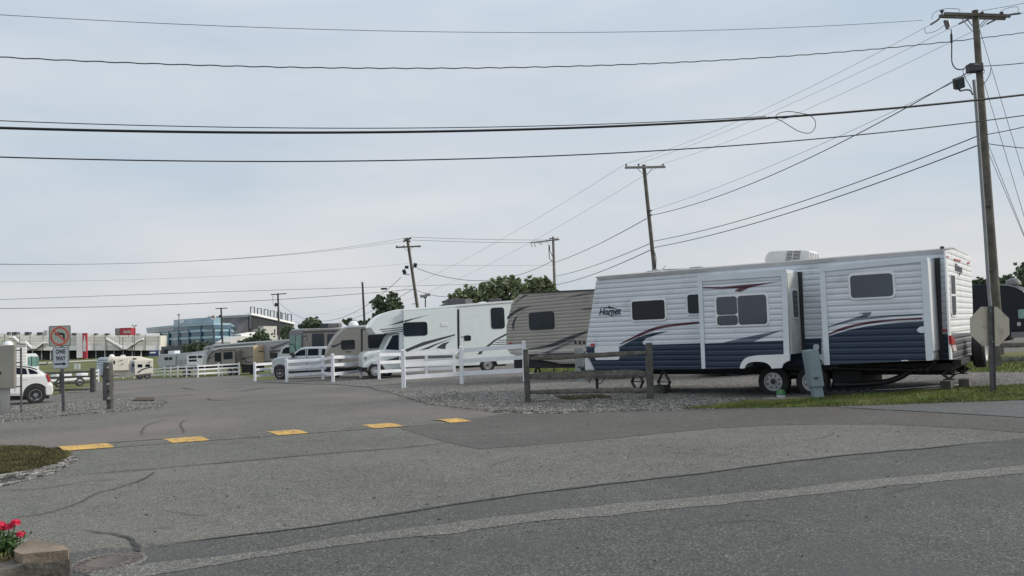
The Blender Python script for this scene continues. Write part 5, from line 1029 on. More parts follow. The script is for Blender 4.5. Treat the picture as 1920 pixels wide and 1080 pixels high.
CND = mat('conduit_grey', (.20, .21, .235), .5, var=.1)
p1.rod('conduit', [(1826, 150), (1829.5, 187), (1847.5, 440), (1854, 545), (1859.5, 600), (1867, 690)], .06, CND, -.16, 8); p1.box('conduit_strap', 1849, 386, 1857, 388, .12, BLACK, -.15, .002); p1.box('conduit_strap', 1851, 508, 1860, 510.5, .12, BLACK, -.15, .002)
p2_ = Pole('bare wooden utility pole with a single crossarm rising behind the blue and white trailer', (1243, 668), (1207, 309), 56, .155, .125)
p2_.arm((1171.5, 314.3), (1247.5, 313), -.16, .10, .16, mat('crossarm_pale', (.24, .23, .215), .8, var=.2, vs=3)); p2_.rod('arm_brace', [(1195.5, 316), (1206, 327)], .025, STEEL, -.16); p2_.rod('arm_brace', [(1222.5, 316), (1212, 329)], .025, STEEL, -.16)
for x in (1174, 1197.3, 1243): p2_.ins(x, 307, -.16, 1.1, .22)
for y in (395, 403): p2_.rod('spool', [(1217, y), (1222.5, y)], .06, INS, -.12)
p2_.rod('cable', bez([(1226, 470), (1229.5, 480), (1230, 495), (1229, 510)], 3), .03, WIREG, -.15)
p3_ = Pole('wooden utility pole with two crossarms and three floodlights above the white motorhome', (799, 690), (763.5, 446), 92, .20, .16, group=None)
p3_.arm((742, 463.8), (789, 461.6), -.2, .12, .17); p3_.arm((756, 453), (771, 446), -.2, .12, .2); p3_.arm((757, 447), (770, 453), -.25, .1, .16)
for x in (744, 757, 786): p3_.ins(x, 460, -.2, 1.2, .22)
p3_.rod('arm_brace', [(756.5, 464), (764, 470)], .03, STEEL, -.2); p3_.rod('arm_brace', [(774, 463), (768.5, 470)], .03, STEEL, -.2)
p3_.flood(762.5, 501, .42, .32, 0, -.4); p3_.flood(758, 509.5, .4, .5, R(-20), -.4); p3_.flood(778.5, 497.5, .4, .5, R(15), -.4)
p3_.rod('light_arm', [(755, 514), (768, 515)], .05, FLD, -.3); p3_.rod('light_arm', [(776, 502), (771, 505)], .05, FLD, -.3); p3_.rod('light_arm', [(772, 570), (782, 569.5)], .04, FLD, -.3)
p4_ = Pole('wooden utility pole with switchgear on one side, rising from the trees behind the taupe trailer', (1044, 665), (1037, 444), 98, .21, .15, mat('pole_wood_pale', (.19, .18, .165), .85, var=.25, vs=2))
p4_.arm((994, 455), (1048, 449.5), -.25, .1, .13); p4_.arm((1030, 447), (1049, 449), .1, .1, .13)
for x in (997, 1003, 1012, 1016): p4_.rod('switch', [(x-1.5, 454), (x+1, 463 if x < 1005 else 459)], .06, STEEL, -.3)
for x, y in ((1025, 450), (1031, 448.6), (1045, 446)): p4_.ins(x, y-1, -.25, 1.0)
p4_.rod('cable', bez([(1029, 458), (1029.5, 475), (1031, 486), (1038, 491)], 3), .05, WIREG, -.3); p4_.rod('cable', bez([(1031, 460), (1031, 470), (1037, 482)], 3), .05, WIREG, -.3)
p5_ = Pole('short dark bare pole behind the beige trailer', (688, 690), (679.5, 529), 70, .125, .085, POLED); p5_.rod('bracket', [(676.5, 529), (680, 530)], .04, STEEL, -.1)
p6_ = Pole('wooden pole with a single crossarm in front of the right grandstand', (525, 690), (521, 550), 150, .20, .16, POLED); p6_.arm((508, 552.3), (537, 550.5), -.2, .13, .18); p6_.flood(517.5, 571, .5, .6, R(20), -.4); p6_.rod('cable', bez([(512, 552), (511.5, 565), (514, 573), (518, 575)], 3), .04, WIREG, -.3); p6_.rod('light_arm', [(518, 572), (522, 570)], .06, FLD, -.3)
p7_ = Pole('wooden pole with a single crossarm in front of the glass building', (419, 690), (414.5, 577), 190, .22, .18, POLED); p7_.arm((404, 578.6), (426, 577.6), -.2, .14, .2); p7_.flood(412.5, 593, .5, .6, R(20), -.4)
def lamp_pole(label, base, top, d, arms, hd=.35, r=.09):
    q = Pole(label, base, top, d, r, r*.7, POLED, 'lamp_pole', 'lamp post', 'lamp posts around the speedway grounds')
    for (x, y) in arms: q.rod('light_arm', [(top[0], top[1]+2.5), (x, y+1)], .05, FLD); c = q.p(x, y); emit('lamp_head', box(B(), c.x-hd, c.x+hd, c.y-.25, c.y+.25, c.z-.14, c.z+.14), mat('lamp_grey', (.25, .25, .26), .5), q.r, bevel=.04)
lamp_pole('tall lamp post with a small head before the left part of the glass building', (337, 690), (335.3, 590), 200, [(335.3, 590)], .3, .13)
lamp_pole('lamp post with two upturned heads beside the red rooftop sign', (252, 680), (251.8, 611), 260, [(249, 610), (255, 610)], .3, .12)
lamp_pole('short lamp post with two floodlight heads above the white motorhome roof', (798.5, 690), (797.5, 557), 85, [(793, 555.5), (802, 552.5)], .28, .09)
lamp_pole('lamp post in front of the left grandstand, right of the traffic sign', (198, 676), (197.5, 632), 280, [(197.5, 632)], .4, .13)
lamp_pole('lamp post in front of the left grandstand at the second staircase', (230.5, 672), (230.3, 634), 300, [(230.3, 634)], .3, .12)
lamp_pole('lamp post in front of the left grandstand above the white car', (37, 672), (36.5, 624), 300, [(36.5, 624)], .4, .14)
lamp_pole('thin pale pole before the pale grey trailer roof', (326, 680), (326, 637), 180, [(326, 638)], .2, .08)
lamp_pole('thin pale pole before the foot of the glass building', (370, 680), (370, 640), 180, [(370, 640)], .2, .08)
# ------------------------------------------------------------ overhead lines
def wire(label, A, C, sag, r, m=WIREM, n=28, twist=0):
    bm = B(); pts = []
    for i in range(n*(4 if twist else 1)+1):
        t = i/(n*(4 if twist else 1)); p = A.lerp(C, t); p.z -= 4*sag*t*(1-t)
        if twist: p.z += twist*math.sin(t*2*math.pi*48); 
        pts.append(p)
    O = pts[0].copy(); tube(bm, [p-O for p in pts], r, 6); o = tag(emit('overhead_wire', bm, m, smooth=True), label, 'overhead wire', 'overhead power and telephone wires'); o.location = O; return o
def fitwire(label, px, dl, dr, r, m=WIREM, twist=0, x_end=None):
    # a sagging line in the vertical plane between two far-apart supports, fitted through what the photo shows
    a, b = ray(px[0][0], 300)*dl, ray(px[-1][0], 300)*dr; h = (b-a); h.z = 0; L = h.length; h.normalize(); nrm = Vector((-h.y, h.x, 0)); a0 = Vector((a.x, a.y, 0)); S_ = []
    for x, y in px:
        q = ray(x, y); t = (a0.dot(nrm))/q.dot(nrm); w_ = q*t; S_.append(((w_-a0).dot(h)/L, w_.z+H))
    # least squares quadratic
    m3 = [[sum(s**(i+j) for s, z in S_) for j in range(3)] for i in range(3)]; v3 = Vector([sum(z*s**i for s, z in S_) for i in range(3)])
    c = Matrix(m3).inverted() @ v3; bm = B(); n = 60*(4 if twist else 1); e0, e1 = -.12, 1.0 if x_end is None else x_end; pts = []
    for i in range(n+1):
        s = e0+(e1-e0)*i/n; pts.append(a0+h*L*s+Vector((0, 0, c[0]+c[1]*s+c[2]*s*s+(twist*math.sin(s*2*math.pi*46) if twist else 0))))
    O = pts[0].copy(); tube(bm, [p-O for p in pts], r, 7); o = tag(emit('overhead_wire', bm, m, smooth=True), label, 'overhead wire', 'overhead power and telephone wires'); o.location = O; return o
DL = 22.0
fitwire('topmost thin grey wire ending at the left end of the tall pole crossarm', [(0, 28), (480, 49), (760, 60), (960, 63), (1150, 60.5), (1400, 52), (1747, 37.5)], DL, 30, .009, WIREG)
fitwire('twisted black cable, second from the top of the photo, crossing behind the tall pole neck', [(0, 107), (250, 116), (500, 124.5), (800, 130.5), (1000, 130), (1200, 121.5), (1400, 107), (1600, 90.5), (1835, 73), (1920, 63)], DL, 31, .017, WIREM, .012, 1.2)
fitwire('thick black bundled cable, the heaviest line across the sky', [(0, 238.5), (250, 244), (500, 249), (700, 250.5), (850, 249), (1100, 238.5), (1440, 219), (1630, 203), (1840, 187), (1920, 180)], DL, 29.5, .040, WIREM, 0, 1.2)
fitwire('thin black cable running just above the heaviest cable', [(0, 227), (250, 233.5), (500, 238.8), (700, 241), (850, 240.5), (1000, 237), (1200, 228), (1440, 218.5)], DL, 26.6, .014, WIREM)
fitwire('single black cable below the heaviest one, lowest of the near lines', [(0, 295), (300, 299.5), (600, 302), (900, 298.5), (1200, 287), (1400, 271), (1600, 250), (1840, 227), (1920, 218)], DL, 29.5, .020, WIREM, 0, 1.2)
# slack coil hanging on the heaviest cable
def coil():
    d = 26.6; pts = bez([(1440, 219), (1462, 225), (1480, 236), (1500, 247), (1518, 249.5), (1528, 240), (1528, 226), (1518, 216), (1505, 213), (1480, 209), (1462, 212), (1455, 218), (1466, 221.5), (1484, 219.5), (1496, 216)], 5); O = P(1440, 219, d)
    bm = tube(B(), [P(x, y, d)-O for x, y in pts], .012, 6); o = tag(emit('cable_coil', bm, WIREM, smooth=True), 'slack loop of black cable hanging on the heaviest overhead line', 'cable coil'); o.location = O
coil()
W3 = lambda q, x, y, dy=0: q.O+q.p(x, y, dy)
wr = wire
wr('thin wire from tall pole left arm end to the left insulator of the second pole', W3(p1, 1745, 46), W3(p2_, 1174, 307), .45, .007, WIREG)
wr('thin wire from tall pole crossarm middle to the middle insulator of the second pole', W3(p1, 1798, 45), W3(p2_, 1197, 307), .35, .007, WIREG)
wr('thin wire from tall pole crossarm right side to the right insulator of the second pole', W3(p1, 1851, 45), W3(p2_, 1243, 307), .40, .007, WIREG)
wr('black cable from the tall pole floodlight down to the middle of the second pole', W3(p1, 1815, 136), W3(p2_, 1220, 404), .75, .020)
wr('faint wire just above the black service cable between the two nearest poles', W3(p1, 1822, 138), W3(p2_, 1220, 395), .35, .009, WIREG)
wr('upper of the two low black wires between the tall pole and the second pole', W3(p1, 1838, 253), W3(p2_, 1226, 452), .45, .020)
wr('lower of the two low black wires between the tall pole and the second pole', W3(p1, 1840, 270), W3(p2_, 1227, 464), .42, .022)
wr('wire from the middle of the second pole to the pole with switchgear', W3(p2_, 1212, 410), W3(p4_, 1040, 492), .25, .026)
wr('upper low wire from the second pole to the pole with switchgear', W3(p2_, 1218, 457), W3(p4_, 1042, 518), .25, .024)
wr('lower low wire from the second pole to the pole with switchgear', W3(p2_, 1219, 469), W3(p4_, 1043, 534), .3, .028)
F1, F2, F3 = P(640, 560, 150), P(700, 512, 150), P(610, 580, 150)
wr('faint wire descending from the left insulator of the second pole towards the far left', W3(p2_, 1174, 307), P(560, 590, 170), 3.0, .009, WIREG); wr('faint wire descending from the right insulator of the second pole towards the far left', W3(p2_, 1243, 307), P(600, 588, 170), 3.4, .009, WIREG)
wr('sagging wire between the floodlight pole and the pole with switchgear', W3(p3_, 782, 503), W3(p4_, 1036, 489), 1.9, .03)
wr('top wire between the floodlight pole and the pole with switchgear', W3(p3_, 770, 444.5), W3(p4_, 1036, 450), .1, .022, WIREG); wr('second wire between the floodlight pole and the pole with switchgear', W3(p3_, 772, 450), W3(p4_, 1030, 455), .1, .022, WIREG)
wr('faint wire between the mid heights of the floodlight pole and the pole with switchgear', W3(p3_, 772, 496), W3(p4_, 1040, 497), .1, .014, WIREG)
wr('upper wire running left from the floodlight pole across the left sky', W3(p3_, 757, 447), P(-60, 494, 60), 1.0, .018, WIREG); wr('second wire running left from the floodlight pole, just under the upper one', W3(p3_, 757, 452), P(-60, 495, 60), .85, .016, WIREG)
wr('faint wire running left from below the floodlights across the left sky', W3(p3_, 765, 494), P(-60, 529, 70), .5, .010, WIREG)
wr('upper of the two low wires crossing the left sky past the bare dark pole', W3(p4_, 1041, 529), P(-60, 564, 75), -.1, .022, WIREG)
wr('lowest left wire fixed low on the floodlight pole and running left', W3(p3_, 776, 542), P(-60, 579, 70), .5, .026); wr('wire from low on the floodlight pole to the right behind the dark roof box', W3(p3_, 776, 542), P(850, 556, 92), .3, .026)
wr('upper sagging wire from the right grandstand to the floodlight pole bracket', P(552, 602, 200), W3(p3_, 775, 542), 2.4, .026, WIREG); wr('lower sagging wire from the light pole by the grandstand to the floodlight pole', W3(p6_, 524, 568), P(752, 520, 92), 4.2, .028, WIREG)
for lb, a, b in (('upper wire leaving the tall pole at the splice box to the right edge', (1842, 124), (1990, 108)), ('wire leaving the tall pole to the right edge at mid height', (1845, 253), (1990, 219)), ('lowest wire leaving the tall pole to the right edge', (1850, 269), (1990, 281))): wr(lb, W3(p1, *a), P(*b, 27), .05, .016)
wr('thin wire leaving the tall pole crossarm tip to the right edge', W3(p1, 1913, 25), P(1990, 18, 27), .02, .009, WIREG); wr('thin wire above the crossarm of the tall pole running off to the top right', W3(p1, 1841, 20), P(1990, -8, 27), .02, .009, WIREG)
for lb, a, b in (('guy wire from low on the tall pole to the ground beyond the right edge', (1848, 258), (1952, 520)), ('second guy wire from low on the tall pole beside the first', (1850, 278), (1956, 528)), ('thin guy wire from the top of the tall pole beyond the right edge', (1836, 52), (1990, 560)), ('faint guy wire from the splice box of the tall pole beyond the right edge', (1841, 140), (1990, 640))): wr(lb, W3(p1, *a), P(*b, 33), 0, .010, WIREG, 6)
# small lamp pod hung on the left wire
c = P(720, 541.5, 84); o = tag(emit('splice_case', box(B(), -.32, .32, -.1, .1, -.1, .1), FLD, bevel=.04), 'small dark splice case hanging on the wire left of the floodlight pole', 'splice case'); o.location = c
# ------------------------------------------------------------ trees
def leafmat(name, a, v=.5): return mat(name, a, .7, var=v, vs=1.4, dirt=(tuple(x*1.7 for x in a), 3.0, .60))
LF1 = leafmat('foliage_green', (.20, .24, .13)); LF2 = leafmat('foliage_dark', (.11, .15, .09)); LF3 = leafmat('foliage_far', (.050, .075, .045)); BARK = mat('bark', (.06, .05, .04), .9, var=.3)
def tree(label, lobes, d, m, n=1500, leaf=.22, group='trees on the skyline', base=None, trunkx=None, depth=1.0):
    cx = sum(l[0] for l in lobes)/len(lobes) if trunkx is None else trunkx; b = P(cx, 640, d); b.z = T(b.x, b.y); r = empty('tree', Matrix.Translation(b), label, 'tree', group); bm = B(); k = d/FPX; C_ = []
    for i, (x, y, s) in enumerate(lobes):
        c = P(x, y, d)-b; c.y += random.uniform(-.6, .6)*s*k*depth; C_.append((c, s*k))
        cl = [(c+Vector((random.gauss(0, .56), random.gauss(0, .5)*depth, random.gauss(0, .52)))*s*k, s*k*random.uniform(.10, .30)) for _ in range(int(22+s*1.6))]
        for j in range(int(n/len(lobes))):
            cc, rr = random.choice(cl); v = Vector((random.gauss(0, 1), random.gauss(0, 1), random.gauss(0, 1))); v.normalize(); p = cc+v*rr*random.random()**.4; l = leaf*random.uniform(.5, 1.2)
            u = Vector((random.gauss(0, 1), random.gauss(0, 1), random.gauss(0, .7))).normalized(); w_ = u.cross(v); 
            if w_.length < .1: continue
            w_.normalize(); bm.faces.new([bm.verts.new(p+u*l), bm.verts.new(p+w_*l*.5), bm.verts.new(p-u*l), bm.verts.new(p-w_*l*.5)])
    emit('crown', bm, m, r); bm = B(); zt = min(c.z for c, s in C_); tr = max(.12, zt*.045); tube(bm, [(0, 0, -.1), (.1, 0, zt*.5), (0, 0, zt)], tr, 8, tr*.7)
    for c, s in C_: tube(bm, [(0, 0, zt*.9), ((c.x)*.5, c.y*.5, (zt+c.z)/2), (c.x, c.y, c.z)], tr*.5, 6, tr*.15)
    emit('trunk', bm, BARK, r); return r
tree('loose leafy tree behind the dark roof box of the white motorhome', [(852, 566, 10), (866, 556, 12), (880, 548, 11), (893, 556, 15), (910, 562, 14), (906, 538, 6), (845, 572, 8), (880, 568, 14), (832, 578, 5)], 72, LF1, 3600, .26)
tree('dense round tree between the two others behind the taupe trailer', [(930, 545, 15), (942, 534, 13), (958, 530, 12), (970, 540, 14), (928, 560, 16), (955, 555, 20), (978, 556, 12)], 70, LF1, 5200, .26)
tree('dense tree right beside the pole with switchgear', [(990, 545, 12), (1004, 532, 12), (1020, 534, 12), (1032, 545, 11), (1000, 555, 15), (1025, 556, 14), (1038, 552, 8)], 71, LF1, 4600, .26)
tree('dark green tree left of the floodlight pole over the nose of the white motorhome', [(709, 562, 8), (716, 575, 12), (735, 568, 11), (744, 575, 9), (736, 584, 14), (712, 592, 9), (705, 603, 7), (722, 590, 12), (738, 556, 5), (750, 578, 5)], 76, LF2, 4200, .24)
tree('round tree behind the roof of the dark grey motorhome', [(575, 608, 8), (585, 603, 8), (596, 610, 8), (566, 612, 6), (580, 614, 10)], 105, LF2, 2600, .26)
tree('small tree top behind the white roof dome', [(648, 604, 4), (656, 602, 4), (661, 606, 4)], 90, LF2, 700, .22); tree('low dark tree top between the bare pole and the white motorhome', [(670, 608, 5), (684, 607, 6), (696, 604, 5), (702, 598, 4)], 88, LF2, 1200, .22)
tree('tree in front of the white wall below the right grandstand', [(480, 632, 8), (490, 626, 9), (500, 632, 8), (492, 640, 10), (476, 640, 7)], 210, LF2, 1500, .5); tree('tree at the right foot of the right grandstand', [(533, 624, 6), (543, 620, 8), (550, 630, 7), (538, 634, 8)], 205, LF2, 1300, .5)
tree('low tree at the left foot of the right grandstand', [(452, 643, 6), (462, 640, 6), (470, 645, 6)], 215, LF2, 700, .45); tree('bushy tree in front of the foot of the glass building', [(352, 652, 7), (364, 650, 8), (378, 649, 8), (390, 651, 6)], 210, LF2, 1500, .5)
tree('dark tree between the blue and white trailer and the tall pole', [(1822, 534, 7), (1855, 538, 8), (1832, 532, 8), (1845, 530, 7), (1828, 545, 12), (1845, 545, 12)], 120, LF2, 1800, .35); tree('dark tree just right of the tall pole above the black trailer', [(1862, 536, 8), (1876, 530, 9), (1905, 534, 8), (1888, 524, 9), (1898, 526, 9), (1885, 540, 14), (1900, 540, 12)], 118, LF2, 2200, .35)
tree('tallest dark tree at the right edge above the black trailer', [(1915, 510, 10), (1924, 520, 14), (1912, 528, 12), (1936, 510, 14), (1930, 540, 20)], 112, LF2, 2600, .35)
# ------------------------------------------------------------ the speedway buildings
CRM = mat('stand_cream', (.78, .76, .68), .7, var=.08, vs=.2); WHB = mat('stand_white', (.86, .86, .85), .6, var=.05, vs=.2); DKB = mat('under_stand_dark', (.045, .045, .05), .9, var=.4, vs=.15); GRB = mat('stand_grey', (.34, .35, .37), .7, var=.1, vs=.2); LIL = mat('stand_lilac_grey', (.70, .68, .71), .7, var=.12, vs=.1); YLW = mat('stand_yellowish', (.80, .79, .66), .7, var=.12, vs=.1)
def left_stand():
    v = V('grandstand', 'long low cream grandstand with zigzag white staircases at the far left', 'grandstand', -120, 330, 301, 350, flat=True, base=-2.8); r = v.root
    v.poly('under_stand', [(-120, 656), (300, 656), (300, 672), (-120, 676)], -2, 20, DKB)
    v.poly('seating_back', [(-120, 626.5), (0, 626.5), (60, 627), (240, 627.7), (301, 629), (301, 650), (-120, 650)], 0, 14, CRM); v.poly('fascia', [(-120, 648), (301, 648), (301, 657), (-120, 657)], 1.2, 1.2, WHB)
    for i, (y, m) in enumerate(((629.5, WHB), (632.5, LIL), (635.6, YLW), (638.6, LIL), (641.2, WHB), (644, YLW), (646, LIL))): v.poly('louvre_band', [(-120, y), (301, y+.3), (301, y+1.6), (-120, y+1.4)], .25+.02*i, .3, m)
    for x in list(range(-110, 300, 17)): v.poly('column', [(x, 657), (x+1.3, 657), (x+1.3, 674), (x, 674)], .6, .6, GRB if x % 2 else WHB)
    for x in range(-112, 300, 24): v.poly('post', [(x, 627), (x+.7, 627), (x+.7, 657), (x, 657)], 1.5, .2, DKG)
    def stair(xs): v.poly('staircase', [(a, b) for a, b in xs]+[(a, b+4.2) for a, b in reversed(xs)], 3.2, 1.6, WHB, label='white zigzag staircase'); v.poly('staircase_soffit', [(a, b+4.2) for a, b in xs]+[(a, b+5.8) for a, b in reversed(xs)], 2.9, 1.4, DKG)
    stair([(17, 630), (24, 630), (36, 640), (47, 640), (58, 650), (67, 650), (80, 640), (92, 640)]); stair([(198, 632), (206, 637), (219, 644), (229, 651), (238, 651), (247, 643), (252, 642), (259, 636), (268, 633)])
    for x, w_, h in ((-40, 8, 5), (13, 3, 5), (22, 9, 5), (46, 9, 5), (69, 8, 4.5), (82, 6, 8), (134, 7, 3), (141, 5, 3), (176, 5, 2.5), (196, 7, 2.5), (255, 6, 2.5)): v.rect('roof_box', (x, 627.5-h, x+w_, 628), .5, 3, GRB if w_ == 6 else DKG, .1)
    v.poly('roof_railing', [(-120, 624.6), (301, 626.2), (301, 626.5), (-120, 624.9)], .4, .1, GRB)
    v.rect('tower', (143.5, 624.5, 154.5, 671), 3.5, 3, LIL, .1); v.rect('awning', (279, 658, 296, 671), 4, 2, mat('awning_blue', (.02, .05, .16), .6), .1); v.rect('awning_sign', (281, 660, 292, 662.3), 4.1, .2, WHB, .1)
left_stand()
def bottle():
    v = V('billboard', 'tall red panel with a white bottle shape on the front of the left grandstand', 'billboard', 154.5, 324, 163.5, 324, flat=True, base=-2.8); RB = mat('cola_red', (.42, .04, .06), .5, var=.05)
    v.rect('panel', (154.5, 624.5, 162, 672), 0, 1.0, RB, .02)
    v.poly('bottle_shape', [(157.4, 629), (159.2, 629), (159.5, 636), (161, 642), (161.2, 648), (160.6, 651), (161.2, 658.5), (155.4, 658.5), (156, 651), (155.4, 648), (155.6, 642), (157.1, 636)], .06, .1, WHITE)
bottle()
def cola():
    v = V('rooftop_sign', 'red rooftop box sign with white lettering above the left grandstand', 'sign', 215.5, 333, 246, 333, flat=True, base=-2.8); RB = MATS['cola_red']
    v.rect('sign_box', (225, 614.6, 245.8, 628.5), 0, 4, RB, .1); v.rect('sign_side', (215.8, 615.5, 225, 628.5), .05, 3.8, mat('sign_side_grey', (.18, .17, .17), .6), .1); v.rect('sign_side_panel', (219.5, 617, 222, 626), .12, .2, GRB, .1)
    v.text('lettering', 'Coca-Cola', (231, 618.5, 244.8, 624.8), .05, WHITE, .3, .02); v.rect('leg', (220, 628, 221, 631), 0, .4, GRB, .02); v.rect('leg', (240, 628, 241, 631), 0, .4, GRB, .02)
cola()
BG = mat('curtain_glass', (.035, .10, .16), .15, var=.15, vs=.12, spec=.9); BG2 = mat('curtain_glass_pale', (.20, .32, .40), .12, var=.25, vs=.15, spec=.9); SPN = mat('spandrel_blue', (.33, .50, .60), .35, var=.1, vs=.1); SPD = mat('spandrel_dark', (.06, .075, .10), .5, var=.2, vs=.1)
def glass_building():
    O = P(402, 650, 362); O.z = -2.8; r = empty('glass_building', Matrix.Translation(O), 'blue glass office building with curved upper storey and banded floors', 'building')
    def pl(pts): return [(P(x, 640, d)-O).xy for x, d in pts]
    ft = pl([(302, 398), (318, 388), (336, 379), (355, 372), (378, 366), (402, 362), (433, 378)]); back = pl([(440, 430), (330, 460)])
    wing = pl([(275.5, 418), (290, 405), (302, 396), (326, 381), (355, 371), (402, 360.5), (433, 377)]); 
    zf = lambda y: P(402, y, 362).z+2.8
    def band(name, plan, y0, y1, m, off=0, bk=back):
        bm = B(); pts = [Vector(p) for p in plan]; q = [Vector((p.x, p.y-off)) for p in pts]+[Vector(p) for p in bk]; a = [bm.verts.new((p.x, p.y, zf(y1))) for p in q]; b = [bm.verts.new((p.x, p.y, zf(y0))) for p in q]; bm.faces.new(a); bm.faces.new(b); n = len(q)
        for i in range(n): bm.faces.new((a[i], a[(i+1) % n], b[(i+1) % n], b[i]))
        return emit(name, bm, m, r)
    band('ground_floor', ft, 645.5, 664, SPD); band('glass_storey', ft, 634, 645.5, BG); band('spandrel', ft, 630, 634, SPN, .5); band('glass_storey', ft, 621, 630, BG); band('spandrel', ft, 616.5, 621, SPN, .5); band('glass_storey', wing, 609, 616.5, BG, .2)
    band('spandrel', wing, 606, 609, SPN, .7)
    band('curved_top_storey', pl([(326, 384), (340, 378), (360, 371), (385, 366), (402, 366), (414, 372)]), 594.5, 606, BG2, 0, pl([(416, 410), (335, 420)])); band('roof_slab', wing, 605.4, 606, GRB, .9)
    for i, (x, d) in enumerate(((302, 398), (318, 388), (336, 379), (355, 372), (378, 366), (402, 361.5), (417, 369), (432, 377))):
        p = P(x, 640, d)-O; emit('mullion', box(B(), p.x-.25, p.x+.25, p.y-.9, p.y+.2, zf(645), zf(609)), BG if i != 5 else SPD, r)
    p = P(399.5, 595, 358)-O; k = 358/FPX; rd = 4.6*k; s = emit('round_sign', lathe(B(), [(0, 0), (0, rd), (.6, rd), (.6, 0)], (p.x, p.y, zf(595.5)), (0, 1, 0), 24), WHITE, r)
    RR = mat('emblem_red', (.45, .04, .05), .5); bm = B()
    for a0_, a1_ in ((20, 160),): prism(bm, [(p.x+rd*.72*math.cos(R(a)), zf(595.8)+rd*.62*math.sin(R(a))) for a in range(a0_, a1_+1, 14)]+[(p.x+rd*.40*math.cos(R(a)), zf(595.8)+rd*.25*math.sin(R(a))) for a in range(a1_, a0_-1, -14)], p.y-.1, p.y+.2)
    emit('emblem', bm, RR, s); emit('emblem', prism(B(), [(p.x-.25*rd, zf(596.4)), (p.x+.25*rd, zf(596.4)), (p.x+.18*rd, zf(594.8)), (p.x-.18*rd, zf(594.8))], p.y-.12, p.y+.2), DKG, s)
    p = P(340, 599.5, 374)-O; bm = B()
    for q in ([(-1.2, .6), (-.2, -.6), (.2, -.6), (-.4, .8)], [(.1, .5), (1.0, .8), (1.2, .2), (.5, -.6), (.2, -.6)]): prism(bm, [(p.x+a, zf(599.5)+b_) for a, b_ in q], p.y-.1, p.y)
    emit('wall_emblem', bm, WHITE, r)
    for x, y0, d in ((281, 607, 410), (300, 609, 398), (390, 588, 375), (431, 604, 377)): p = P(x, 600, d)-O; emit('roof_mast', tube(B(), [(p.x, p.y+1, zf(612)), (p.x, p.y+1, zf(y0))], .10, 5), GRB, r)
glass_building()
def right_stand():
    v = V('grandstand', 'tall grey grandstand with light frames along its top, right of the glass building', 'grandstand', 433, 420, 552, 470, flat=True, base=-2.8); r = v.root
    LV = mat('stand_louvre', (.33, .34, .36), .7, var=.1, vs=.1); DK2 = mat('stand_dark_frame', (.07, .075, .085), .8, var=.4, vs=.12)
    v.poly('sloping_side', [(431, 650), (433, 630), (440, 623), (472, 589.5), (472, 622), (500, 626), (500, 652)], 0, 30, DK2)
    v.poly('rear_wall', [(472, 589.5), (478, 590), (552, 608), (552, 640), (500, 640), (500, 622), (472, 617)], 1.5, 26, LV)
    for i in range(9): t = i/8; v.poly('louvre', [(473, 592.5+t*22), (551, 609+t*24), (551, 610.2+t*24), (473, 594+t*22)], 2.2, .7, DKG if i % 1 == 0 else GRB)
    v.poly('roof_parapet', [(471.5, 587), (480, 588), (552.5, 604.5), (552.5, 608), (478, 591.5), (471.5, 590.5)], 2.6, 4, WHB); v.poly('parapet_painted_shadow', [(473, 591), (478, 591.8), (552, 608.2), (552, 609.6), (478, 593.4), (473, 592.5)], 2.8, .5, DKG)  # charcoal strip drawn in as the shadow below the parapet
    for x, y in ((470, 575), (483, 577.5), (495.5, 579.5), (507, 582), (519.5, 584), (529, 586.5), (539.5, 588.5)):
        yb = 588+(x-480)*.235; bm = B()
        for a, b, c, e_ in ((x, y, x+.9, yb+2), (x+7, y+.8, x+7.9, yb+3), (x, y, x+8, y+1.1)): prism(bm, [v.uv(a, b, 1.5), v.uv(c, b if (c-a) < 2 else b+.6, 1.5), v.uv(c, e_ if (c-a) < 2 else b+1.4, 1.5), v.uv(a, e_, 1.5)], -1.5, -1.1)
        emit('light_frame', bm, DKG, r)
    v.poly('white_annex', [(487, 617), (494, 616), (494, 611.5), (519, 611.5), (519, 636), (487, 641)], 6, 6, mat('annex_pale', (.5, .49, .46), .7, var=.1)); v.poly('annex_wing', [(452, 627), (478, 622.5), (480, 640), (452, 640)], 7, 5, WHB); v.poly('doorway', [(514.5, 617), (516.5, 617), (516.5, 628), (514.5, 628)], 6.2, .3, DKG)
right_stand()
v = V('service_building', 'low white service building below the right grandstand', 'building', 432, 330, 500, 345, flat=True, base=-2.8); v.poly('wall', [(432, 641), (452, 630), (475, 632), (500, 636), (500, 655), (432, 655)], 0, 10, mat('service_pale', (.55, .54, .52), .7, var=.1, vs=.3)); v.rect('doorway', (440, 645, 445, 655), .1, .2, DKG, .02)
